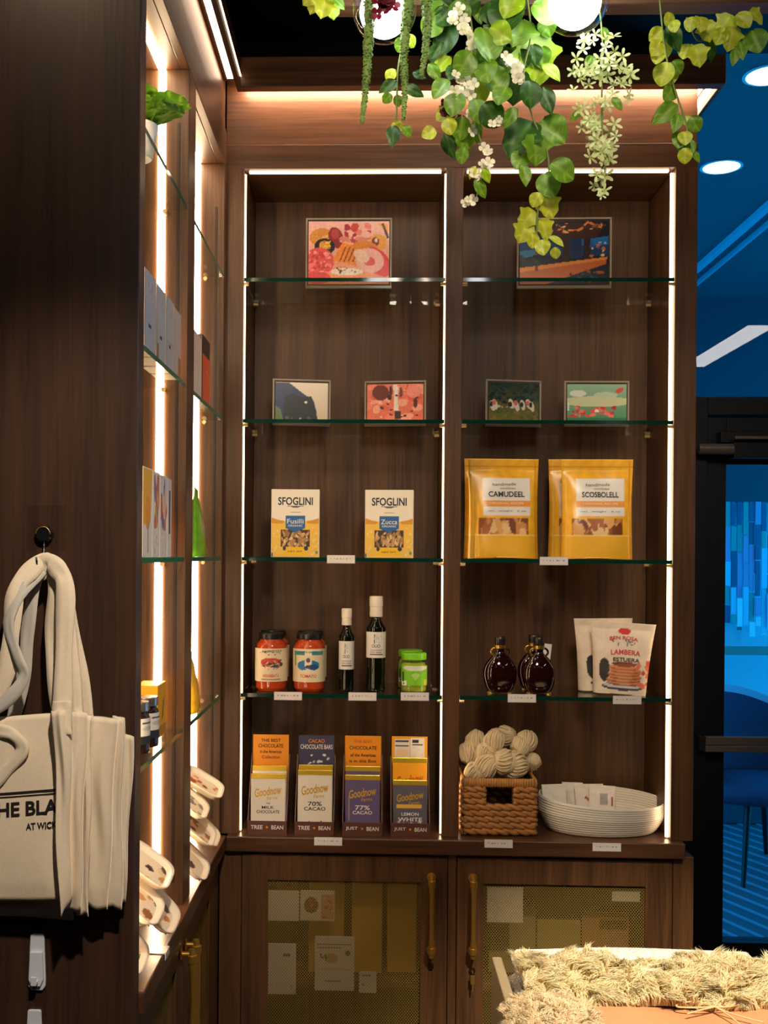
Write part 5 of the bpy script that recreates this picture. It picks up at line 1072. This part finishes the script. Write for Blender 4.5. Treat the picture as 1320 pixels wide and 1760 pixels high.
# sheepskins
def sheepskin(label, x0, x1, y0, y1, zf, nt, ln, wd_, cA_, cB_, seed, lean):
    rr = random.Random(seed)
    t = thing('sheepskin', label, 'sheepskin', ((x0+x1)/2, (y0+y1)/2, zf(.5, .0)), 0, 'sheepskins on the table'); base = wloc(t)
    def S_(u, v):
        return Vector((x0+(x1-x0)*u, y0+(y1-y0)*v, zf(u, v)))
    mb = MB().grid(lambda u, v: tuple(S_(u, v)-base), 40, 16); nn = len(mb.v)
    hide = part('hide', mb, mat('hide_'+str(seed), C(*cB_), .8) if 'hide_'+str(seed) not in MATS else MATS['hide_'+str(seed)], t, smooth=True)
    V_ = []; F_ = []; K_ = []
    clumps = [(rr.random(), rr.random(), rr.uniform(-1, 1), rr.uniform(-1, 1), rr.uniform(.6, 1.25)) for _ in range(150)]
    asp = (x1-x0)/(y1-y0)
    for k in range(nt):
        u, v = rr.random(), rr.random(); p = S_(u, v)-base
        c = min(clumps, key=lambda q: ((q[0]-u)*asp)**2+(q[1]-v)**2)
        e = .01; du = (S_(min(1, u+e), v)-S_(max(0, u-e), v)); dv = (S_(u, min(1, v+e))-S_(u, max(0, v-e))); nrm = du.cross(dv).normalized()
        if nrm.z < 0: nrm = -nrm
        # strands of a lock lean the same way and taper to its tip
        cp_ = S_(c[0], c[1])-base; dd = min(1, (p-cp_).length/(1.1*ln)); hgt = ln*c[4]*(1.05-.6*dd)*rr.uniform(.7, 1.15)
        ln_ = Vector((c[2], c[3]*.6+lean, 0))
        end = p+nrm*hgt*.8+ln_*hgt*.75+(cp_-p)*.30+Vector((rr.uniform(-1, 1), rr.uniform(-1, 1), rr.uniform(-.4, .8)))*ln*.17
        mid = p+nrm*hgt*.62+ln_*hgt*.22+Vector((rr.uniform(-1, 1), rr.uniform(-1, 1), 0))*ln*.05
        w = wd_*rr.uniform(.6, 1.3); ax = Vector((rr.uniform(-1, 1), rr.uniform(-1, 1), 0)).normalized(); ay = nrm.cross(ax).normalized()
        o = len(V_); cc = rr.random(); colr = [C(*cA_)[q]*(cc)+C(*cB_)[q]*(1-cc) for q in range(3)]
        for (cen, sc) in ((p, 1), (mid, .85)):
            for q in range(3): a = 2*PI*q/3; V_.append(tuple(cen+(ax*math.cos(a)+ay*math.sin(a))*w*sc)); K_.append(colr)
        V_.append(tuple(end)); K_.append([min(1, x*1.1) for x in colr])
        for q in range(3): r = (q+1) % 3; F_.append((o+q, o+r, o+3+r, o+3+q)); F_.append((o+3+q, o+3+r, o+6))
    mb = MB().add(V_, F_); f_ = part('fur', mb, M_fur, t, smooth=True, colors=K_); f_['label'] = 'long cream wool locks'; f_['kind'] = 'stuff'
M_fur = printmat('wool_fibre', .9, .5)
ax0, ax1 = P(893, 1690, 2.18).x, P(1400, 1690, 2.18).x
sheepskin('long haired cream sheepskin spread across the back of the table', ax0, ax1, 2.075, 2.24, lambda u, v: zT+.058+.018*math.sin(PI*v)+.008*math.sin(13*u+2)*math.sin(5*v+1)+.020*v, 17000, .042, .0015, (255, 246, 218), (255, 236, 194), 3, -.45)
b0, b1 = P(866, 1720, 2.02).x, P(1035, 1720, 2.02).x
sheepskin('short haired peach sheepskin rolled at the left front of the table', b0, b1, 1.93, 2.085, lambda u, v: zT+.036+.058*math.sin(PI*min(1, max(0, .10+.9*u)))**.6*math.sin(PI*(.15+.75*v))**.6, 11000, .018, .0011, (255, 244, 218), (255, 230, 194), 5, -.3)
# kraft parcel with twine
PX0 = P(1005, 1730, 2.03).x
KP = thing('paper_parcel', 'peach paper wrapped parcel tied with twine', 'parcel', (PX0+.2, 1.92, zT))
M_kraft = mat('peach_paper', C(196, 138, 98), .6, bump=.15, bscale=30)
mb = MB().grid(lambda u, v: (PX0+.44*u, 1.76+.32*v, zT+.060+.004*math.sin(9*u)*math.sin(7*v+1)-.01*(1-v)), 24, 20)
top_v = list(mb.v); mb.grid(lambda u, v: (PX0+.44*u, 1.76+.32*v, zT+.002), 24, 20, flip=True)
n1 = 25; o2 = n1*21
for i in range(24): mb.f += [(i, o2+i, o2+i+1, i+1), (20*n1+i, 20*n1+i+1, o2+20*n1+i+1, o2+20*n1+i)]; mb.m += [0, 0]
for j in range(20): a = j*n1; b = a+24; mb.f += [(a, a+n1, o2+a+n1, o2+a), (b, o2+b, o2+b+n1, b+n1)]; mb.m += [0, 0]
part('wrapping', mb, M_kraft, KP, world=True, auto=40)
M_tw = mat('jute_twine', C(226, 190, 140), .9, bump=.5, bscale=900)
kc = PZ(1228, 1735, zT+.066)
def twp(*q): return [(kc.x+a, kc.y+b, zT+.067+c) for a, b, c in q]
mb = MB()
for pts in ([(0, 0, .004), (-.03, .012, .008), (-.065, .006, .006), (-.07, -.004, .004), (-.04, -.008, .005), (0, 0, .004)], [(0, 0, .004), (.02, .022, .010), (.045, .026, .008), (.05, .012, .005), (.02, 0, .004), (0, 0, .004)], [(0, 0, .004), (-.03, -.014, .003), (-.06, -.03, .002)], [(0, 0, .004), (.03, -.03, .002), (.07, -.06, .002)], [(-.03, .035, .002), (0, 0, .004), (.02, -.05, .002), (.035, -.13, -.002)]):
    q = [Vector(p) for p in twp(*pts)]; sm = []
    for i in range(len(q)-1):
        p0, p1, p2, p3 = [q[max(0, min(len(q)-1, j))] for j in (i-1, i, i+1, i+2)]
        for k in range(6): t = k/6; sm.append(.5*((2*p1)+(-p0+p2)*t+(2*p0-5*p1+4*p2-p3)*t*t+(-p0+3*p1-3*p2+p3)*t**3))
    sm.append(q[-1]); mb.tube(sm, .0017, 6)
tb_ = part('twine_bow', mb, M_tw, KP, smooth=True, world=True); tb_['label'] = 'thin jute twine bow'

# ------------------------------------------------------------------ trellis beam, globe pendants, hanging plants
zBm = P(1200, 25, 2.145).z
BM = thing('trellis_beam', 'walnut trellis beam overhead carrying the hanging plants', 'beam', (.6, 2.12, zBm))
part('beam', MB().box(P(560, 20, 2.12).x, 1.7, 2.10, 2.145, zBm, zBm+.07), wx, BM, world=True, bevel=.002)
for xx in (.05, 1.5): part('hanger', MB().tube([(xx, 2.122, zBm+.07), (xx, 2.122, ZCEIL)], .004, 6), M_black, BM, world=True)
M_globe = clear('globe_glass', (.97, .98, .98), 1.5); M_bulb = emis('bulb_glow', (.93, .98, 1.0), 10)
def pendant(label, c, r):
    t = thing('globe_pendant', label, 'pendant light', c, 0, 'glass globe pendants')
    pr = [(max(.001, r*math.sin(PI*k/20)), -r*math.cos(PI*k/20)) for k in range(19)]
    part('globe', MB().lathe(pr, 36, cap=False), M_globe, t, smooth=True)
    part('bulb', MB().lathe([(max(.0008, r*.78*math.sin(PI*k/14)), -r*.78*math.cos(PI*k/14)-r*.06) for k in range(15)], 24), M_bulb, t, smooth=True)
    part('socket', MB().lathe([(r*.35, r*.85), (r*.36, r*.9), (r*.36, r*1.5), (r*.2, r*1.6)], 20), M_black, t, auto=40)
    part('cord', MB().tube([(0, 0, r*1.6), (0, 0, ZCEIL-c[2])], .003, 6), M_black, t)
pendant('clear globe pendant behind the green tassels, left of the two', P(661, 17, 1.99), pxw(55, 1.99)); pendant('clear globe pendant between the vines, right of the two', P(988, -1, 1.99), pxw(58, 1.99))
for k, (x, y) in enumerate(((-.35, .4), (.75, -.3), (-.5, -1.0), (1.6, -1.2))): pendant(['unseen globe pendant added as fill light over the left aisle', 'unseen globe pendant added as fill light right behind the camera', 'unseen globe pendant added as fill light far behind the camera', 'unseen globe pendant added as fill light in the rear right corner'][k], (x, y, 2.62), .06)  # added globes out of view: fill light, and something bright for brass to reflect
M_stem = mat('green_stem', C(96, 110, 44), .6)
rv = random.Random(11)
def stem(parent, pts, r=.0018, Y=2.05, m_=None):
    base = wloc(parent); q = []
    for i in range(len(pts)-1):
        p0, p1, p2, p3 = [Vector((*pts[max(0, min(len(pts)-1, j))], 0)) for j in (i-1, i, i+1, i+2)]
        for k in range(6): t = k/6; c = .5*((2*p1)+(-p0+p2)*t+(2*p0-5*p1+4*p2-p3)*t*t+(-p0+3*p1-3*p2+p3)*t**3); q.append(P(c.x, c.y, Y)-base)
    q.append(P(*pts[-1], Y)-base); part('stem', MB().tube(q, r, 6), m_ or M_stem, parent, smooth=True)
def leaves(parent, lst, Y=2.05, dy=.04):
    for (px, py, sz, ang, kind, colr) in lst:
        yy = Y+rv.uniform(-dy, dy*.6); a = math.radians(ang); d = Vector((math.sin(a), rv.uniform(-.5, .2), -math.cos(a)))
        n = Vector((rv.uniform(-.5, .5), -1, rv.uniform(-.1, .6))); s = pxw(sz, yy)
        p = P(px-math.sin(a)*sz*.5, py-math.cos(a)*sz*.5, yy); put_leaf(parent, (kind, colr), p, s*1.05, d, n)
def vine(label, path, lst, Y=2.05, name='hanging_vine', grp='plants hanging from the trellis', r=.0018, dy=.04):
    t = thing(name, label, 'hanging plant', P(path[0][0], path[0][1], Y), 0, grp)
    stem(t, path, r, Y); leaves(t, lst, Y, dy); return t
# amaranth tassels
M_am = mat('amaranth', C(112, 142, 66), .7, bump=.8, bscale=260, var=.4)
def tassel(label, pts, w0, w1, seed, Y=1.95):
    rr = random.Random(seed); t = thing('amaranth_tassel', label, 'hanging plant', P(*pts[0], Y), 0, 'amaranth tassels'); base = wloc(t); N = 46
    q = []
    for k in range(N+1):
        f = k/N*(len(pts)-1); i = min(int(f), len(pts)-2); g = f-i; q.append(P(pts[i][0]*(1-g)+pts[i+1][0]*g, pts[i][1]*(1-g)+pts[i+1][1]*g, Y)-base)
    part('tassel_core', MB().tube(q, [pxw((w0+(w1-w0)*k/N)*.36*(1+.2*rr.uniform(-1, 1)), Y) for k in range(N+1)], 9), M_am, t, smooth=True)
    mb = MB()
    for k in range(N):
        for _ in range(9):
            a = rr.uniform(0, 2*PI); rad = pxw((w0+(w1-w0)*k/N)*.36, Y); c = q[k]+Vector((math.cos(a)*rad, math.sin(a)*rad, rr.uniform(-.003, .003))); r = rr.uniform(.0018, .0034)*(.6+.4*(1-k/N))
            o_ = Vector((math.cos(a), math.sin(a), -.4)); s_ = Vector((-math.sin(a), math.cos(a), 0))
            mb.add([c+s_*r, c-s_*r, c+Vector((0, 0, r)), c+Vector((0, 0, -r)), c+o_*r*1.3], [(0, 2, 4), (2, 1, 4), (1, 3, 4), (3, 0, 4)])
    f_ = part('florets', mb, M_am, t); f_['kind'] = 'stuff'
tassel('green amaranth tassel hanging in front of the left globe', [(636, -20), (634, 60), (631, 110), (628, 160), (622, 212)], 27, 9, 1); tassel('long green amaranth tassel right of the left globe', [(704, -20), (697, 50), (694, 110), (696, 160), (693, 206)], 25, 8, 2); tassel('short green amaranth tassel beside the white blossoms', [(732, -20), (735, 40), (731, 90), (724, 132)], 24, 8, 3)
vine('small round leaved vine between two amaranth tassels', [(700, -10), (694, 60), (684, 120), (682, 180), (680, 215), (676, 240)], [(668, 148, 34, -60, 'oval', 'dark'), (710, 156, 36, 70, 'oval', 'dark'), (672, 128, 22, -30, 'round', 'yel'), (666, 168, 18, -40, 'round', 'mid'), (684, 172, 18, 20, 'round', 'mid'), (676, 236, 40, -5, 'oval', 'dark'), (682, 218, 20, 40, 'round', 'yel'), (699, 224, 20, 50, 'round', 'mid'), (704, 70, 22, 40, 'round', 'bright'), (690, 75, 24, -30, 'round', 'mid'), (720, 130, 24, 60, 'oval', 'dark')])
V3 = vine('leafy vine with white wisteria blossoms at the centre', [(800, -10), (812, 60), (800, 120), (812, 180), (825, 240), (838, 270), (826, 310), (818, 345)],
  [(765, 30, 34, -60, 'round', 'dark'), (768, 62, 46, -20, 'round', 'dark'), (752, 86, 34, -40, 'oval', 'dark'), (800, 108, 42, -30, 'round', 'mid'), (838, 75, 58, 20, 'round', 'mid'), (858, 60, 40, 50, 'round', 'bright'), (852, 142, 46, 30, 'round', 'mid'), (758, 150, 36, -50, 'round', 'mid'), (782, 178, 38, -20, 'round', 'mid'), (820, 152, 46, 20, 'round', 'bright'), (822, 190, 40, 15, 'round', 'mid'), (845, 195, 44, 40, 'round', 'dark'), (764, 198, 28, -60, 'round', 'yel'), (772, 216, 26, 10, 'round', 'yel'), (738, 229, 24, -70, 'round', 'yel'), (792, 218, 36, -10, 'round', 'mid'), (772, 248, 42, 20, 'oval', 'dark'), (800, 236, 34, 20, 'round', 'mid'), (818, 225, 36, 10, 'oval', 'mid'), (836, 300, 26, 30, 'oval', 'bright'), (826, 322, 34, 35, 'oval', 'mid'), (812, 295, 22, -30, 'oval', 'yel'), (790, 20, 40, 10, 'round', 'mid'), (745, 15, 36, -40, 'round', 'dark'), (848, 25, 46, 20, 'round', 'dark'), (780, 125, 30, -40, 'round', 'dark'), (870, 40, 40, 60, 'round', 'mid'), (835, 125, 40, 0, 'round', 'mid'), (795, 265, 26, -20, 'round', 'mid')], name='wisteria_vine')
def flower_mesh(npet, L, Wd, cup, col, name, ctr=None):
    mb = MB(); cols = []
    for k in range(npet):
        a = 2*PI*k/npet; c, s = math.cos(a), math.sin(a); o = len(mb.v)
        for (r, w, z) in ((.05, .05, 0), (.45, Wd, cup*.5), (.8, Wd*1.1, cup*.9), (1.0, Wd*.35, cup)):
            for sd in (-1, 1): mb.v.append(((c*r-s*w*sd)*L, (s*r+c*w*sd)*L, z*L)); cols.append(C(*col) if r > .2 or not ctr else C(*ctr))
        for j in range(3): q = o+2*j; mb.f.append((q, q+1, q+3, q+2)); mb.m.append(0)
    me = mb.mesh(name, M_leaf, True); setcol(me, cols); return me
FW = flower_mesh(4, 1, .42, .25, (240, 232, 208), 'blossom', (200, 205, 140)); FS = flower_mesh(5, 1, .17, .12, (206, 214, 150), 'flower', (150, 170, 70)); FR = flower_mesh(4, 1, .45, .4, (90, 12, 28), 'blossom_red')
def blooms(parent, me, cs, n, spread, size, Y=2.03, name='blossom'):
    for cx_, cy_ in cs:
        for _ in range(n):
            px, py = cx_+rv.gauss(0, spread), cy_+rv.gauss(0, spread*1.15); a = rv.uniform(0, 2*PI); d = Vector((math.cos(a), rv.uniform(-.2, .2), math.sin(a))); nn = Vector((rv.uniform(-.9, .9), -1, rv.uniform(-.7, .7)))
            yy = Y+rv.uniform(-.02, .02); put_leaf(parent, me, P(px, py, yy), pxw(size*rv.uniform(.7, 1.2), yy), d, nn, name)
blooms(V3, FW, [(790, 28), (800, 48), (812, 70), (795, 132), (806, 148), (788, 158)], 5, 7, 10); blooms(V3, FW, [(850, 190), (868, 205), (852, 214), (812, 210), (836, 262), (832, 280), (822, 300), (808, 345)], 3, 6, 9); blooms(V3, FR, [(768, 172), (766, 188), (782, 198)], 3, 6, 10, 2.06)
V4 = vine('broad leaved vine with serrated bright leaf and long trailing tip', [(905, -10), (912, 60), (900, 130), (915, 200), (940, 260), (942, 310), (925, 360), (922, 430)],
  [(868, 30, 60, -10, 'round', 'dark'), (890, 60, 48, -20, 'grape', 'mid'), (922, 104, 76, 15, 'grape', 'bright'), (870, 105, 46, -20, 'round', 'mid'), (885, 150, 48, -10, 'grape', 'dark'), (940, 172, 46, 15, 'oval', 'dark'), (912, 160, 42, 10, 'round', 'dark'), (892, 238, 62, -40, 'grape', 'dark'), (948, 226, 52, 40, 'round', 'mid'), (922, 258, 46, 10, 'grape', 'mid'), (894, 276, 34, -30, 'round', 'mid'), (902, 302, 38, 10, 'oval', 'mid'), (966, 292, 44, 60, 'round', 'mid'), (942, 318, 42, 20, 'round', 'mid'), (922, 342, 24, -30, 'round', 'yel'), (944, 356, 34, 25, 'grape', 'yel'), (906, 376, 30, -40, 'grape', 'yel'), (900, 400, 32, -20, 'grape', 'yel'), (938, 394, 32, 30, 'grape', 'yel'), (916, 412, 24, 10, 'round', 'yel'), (956, 414, 28, 60, 'oval', 'yel'), (932, 425, 26, 0, 'round', 'yel'), (955, 434, 18, 0, 'round', 'yel'), (935, 20, 46, 60, 'round', 'mid'), (880, 8, 44, -40, 'round', 'bright'), (862, 165, 34, -30, 'round', 'mid'), (878, 200, 36, -30, 'oval', 'mid')])
for vv, n_, xr in ((V3, 22, (742, 862)), (V4, 16, (855, 960))):
    leaves(vv, [(rv.uniform(*xr), rv.uniform(-10, 125), rv.uniform(24, 46), rv.uniform(-60, 60), rv.choice(('round', 'round', 'oval', 'grape')), rv.choice(('dark', 'dark', 'mid', 'mid', 'bright'))) for _ in range(n_)], 2.08, .03)
blooms(V4, FW, [(880, 112), (888, 126)], 5, 6, 10)
V5 = thing('star_flower_spray', 'hanging spray of pale green star shaped flowers', 'hanging plant', P(1035, 20, 2.05), 0, 'plants hanging from the trellis'); stem(V5, [(1030, 10), (1036, 80), (1034, 180), (1036, 260), (1032, 335)])
for _ in range(84):
    f = rv.random()**.9; py = 55+f*220; wd_ = 18+34*math.sin(PI*min(1, f*1.0+.12))**.8; px = 1034+rv.uniform(-1, 1)*wd_; blooms(V5, FS, [(px, py)], 1, 1, 14, 2.04, 'flower')
for px, py in ((1025, 300), (1035, 306), (1042, 302), (1020, 318), (1030, 326), (1040, 328), (1034, 336)): blooms(V5, FS, [(px, py)], 1, 1, 13, 2.04, 'flower')
leaves(V5, [(1040, 58, 26, 30, 'oval', 'mid'), (1012, 105, 22, -40, 'oval', 'mid'), (1060, 178, 26, 40, 'oval', 'mid'), (990, 198, 22, -60, 'oval', 'mid')])
vine('yellow green vine trailing at the right end of the beam', [(1134, 0), (1140, 60), (1150, 120), (1165, 170), (1180, 215), (1186, 270)], [(1158, 62, 46, 25, 'oval', 'dark'), (1130, 58, 26, -50, 'round', 'yel'), (1128, 84, 28, -30, 'round', 'yel'), (1142, 82, 28, 20, 'round', 'yel'), (1130, 98, 24, -20, 'round', 'yel'), (1142, 124, 36, -20, 'round', 'yel'), (1152, 126, 32, 10, 'round', 'yel'), (1164, 114, 24, 40, 'round', 'mid'), (1150, 162, 28, -30, 'round', 'mid'), (1144, 196, 52, -50, 'oval', 'mid'), (1162, 212, 34, -20, 'oval', 'mid'), (1194, 212, 26, 30, 'round', 'mid'), (1180, 208, 18, 10, 'round', 'yel'), (1168, 240, 28, -20, 'round', 'mid'), (1176, 238, 24, 0, 'round', 'yel'), (1188, 252, 26, 10, 'oval', 'mid'), (1172, 252, 20, -30, 'round', 'mid'), (1178, 266, 24, 0, 'round', 'yel'), (1196, 268, 22, 40, 'oval', 'mid'), (1158, 45, 20, 0, 'round', 'yel')])
vine('yellow green vine draped along the beam at the far right', [(1180, 30), (1200, 70), (1225, 55), (1258, 40), (1300, 25)], [(1178, 88, 28, -30, 'round', 'yel'), (1200, 96, 32, 20, 'grape', 'yel'), (1188, 40, 24, -20, 'round', 'yel'), (1204, 44, 26, 0, 'grape', 'yel'), (1216, 54, 30, 20, 'grape', 'yel'), (1246, 40, 30, -40, 'grape', 'yel'), (1258, 66, 34, 0, 'grape', 'yel'), (1240, 60, 26, -30, 'round', 'yel'), (1276, 36, 30, 40, 'round', 'yel'), (1296, 72, 40, 10, 'round', 'mid'), (1272, 88, 34, 0, 'oval', 'mid'), (1302, 28, 28, 60, 'grape', 'yel'), (1150, 32, 22, 0, 'round', 'yel'), (1224, 80, 40, 20, 'oval', 'dark'), (1262, 98, 28, -10, 'oval', 'mid')])
vine('small pale leaved vine at the left end of the beam', [(575, -20), (562, 0), (545, 12)], [(540, 8, 28, -40, 'grape', 'yel'), (556, 18, 32, -10, 'grape', 'yel'), (572, 14, 30, 20, 'grape', 'bright'), (582, 2, 28, 50, 'oval', 'mid'), (530, -2, 24, -60, 'grape', 'yel')])
VR = thing('red_flower_cluster', 'dark red flower cluster in front of the left globe', 'hanging plant', P(662, -5, 1.93), 0, 'plants hanging from the trellis'); stem(VR, [(668, -40), (662, -4)], .0015, 1.93); blooms(VR, FR, [(655, 4), (668, 2), (662, 12)], 5, 7, 12, 1.93)
# ------------------------------------------------------------------ shop lamps out of frame
def track_spot(loc, aim, power, size, col, label, blend=.6, rad=.04):
    loc = Vector(loc); aim = Vector(aim); d = (aim-loc).normalized()
    t = thing('track_spotlight', label, 'spotlight', loc)
    q = d.to_track_quat('-Z', 'Y')
    can = part('can', MB().lathe([(.045, .02), (.045, .14), (.03, .15)], 20), M_black, t, auto=40); can.rotation_mode = 'QUATERNION'; can.rotation_quaternion = q
    part('stem', MB().tube([-d*.12, (0, 0, ZCEIL-loc.z)], .008, 8), M_black, t)
    L = bpy.data.lights.new('spot_lamp', 'SPOT'); L.energy = power; L.spot_size = math.radians(size); L.spot_blend = blend; L.color = col; L.shadow_soft_size = rad
    lo = bpy.data.objects.new('lamp', L); COL.objects.link(lo); lo.parent = t; lo.rotation_mode = 'QUATERNION'; lo.rotation_quaternion = q
track_spot((.85, .75, 2.95), (.72, 2.15, .75), 280, 30, (1, .86, .64), 'black ceiling spotlight aimed down at the sheepskin table')
track_spot((.1, .35, 2.95), (-.62, 1.86, 1.12), 100, 40, (1, .86, .68), 'black ceiling spotlight aimed at the tote bags')
track_spot((.3, .5, 3.0), (.2, 3.1, 1.75), 62, 46, (1, .84, .64), 'black ceiling spotlight aimed at the far shelves', .8, .22)
track_spot((-.75, 1.35, 3.1), (-.62, 1.86, 2.7), 9, 90, (1, .78, .52), 'black ceiling spotlight grazing the top of the end panel', .9)
LP = thing('linear_pendant', 'white linear light hanging over the right side of the shop', 'pendant light', (2.0, .68, 2.8))
part('housing', MB().box(-.074, .074, -.6, .6, .004, .05), M_black, LP); part('diffuser', MB().box(-.07, .07, -.598, .598, 0, .004), emis('linear_glow', (1, .95, .9), 5), LP)
for yy in (-.5, .5): part('cable', MB().tube([(0, yy, .05), (0, yy, ZCEIL-2.8)], .002, 6), M_black, LP)
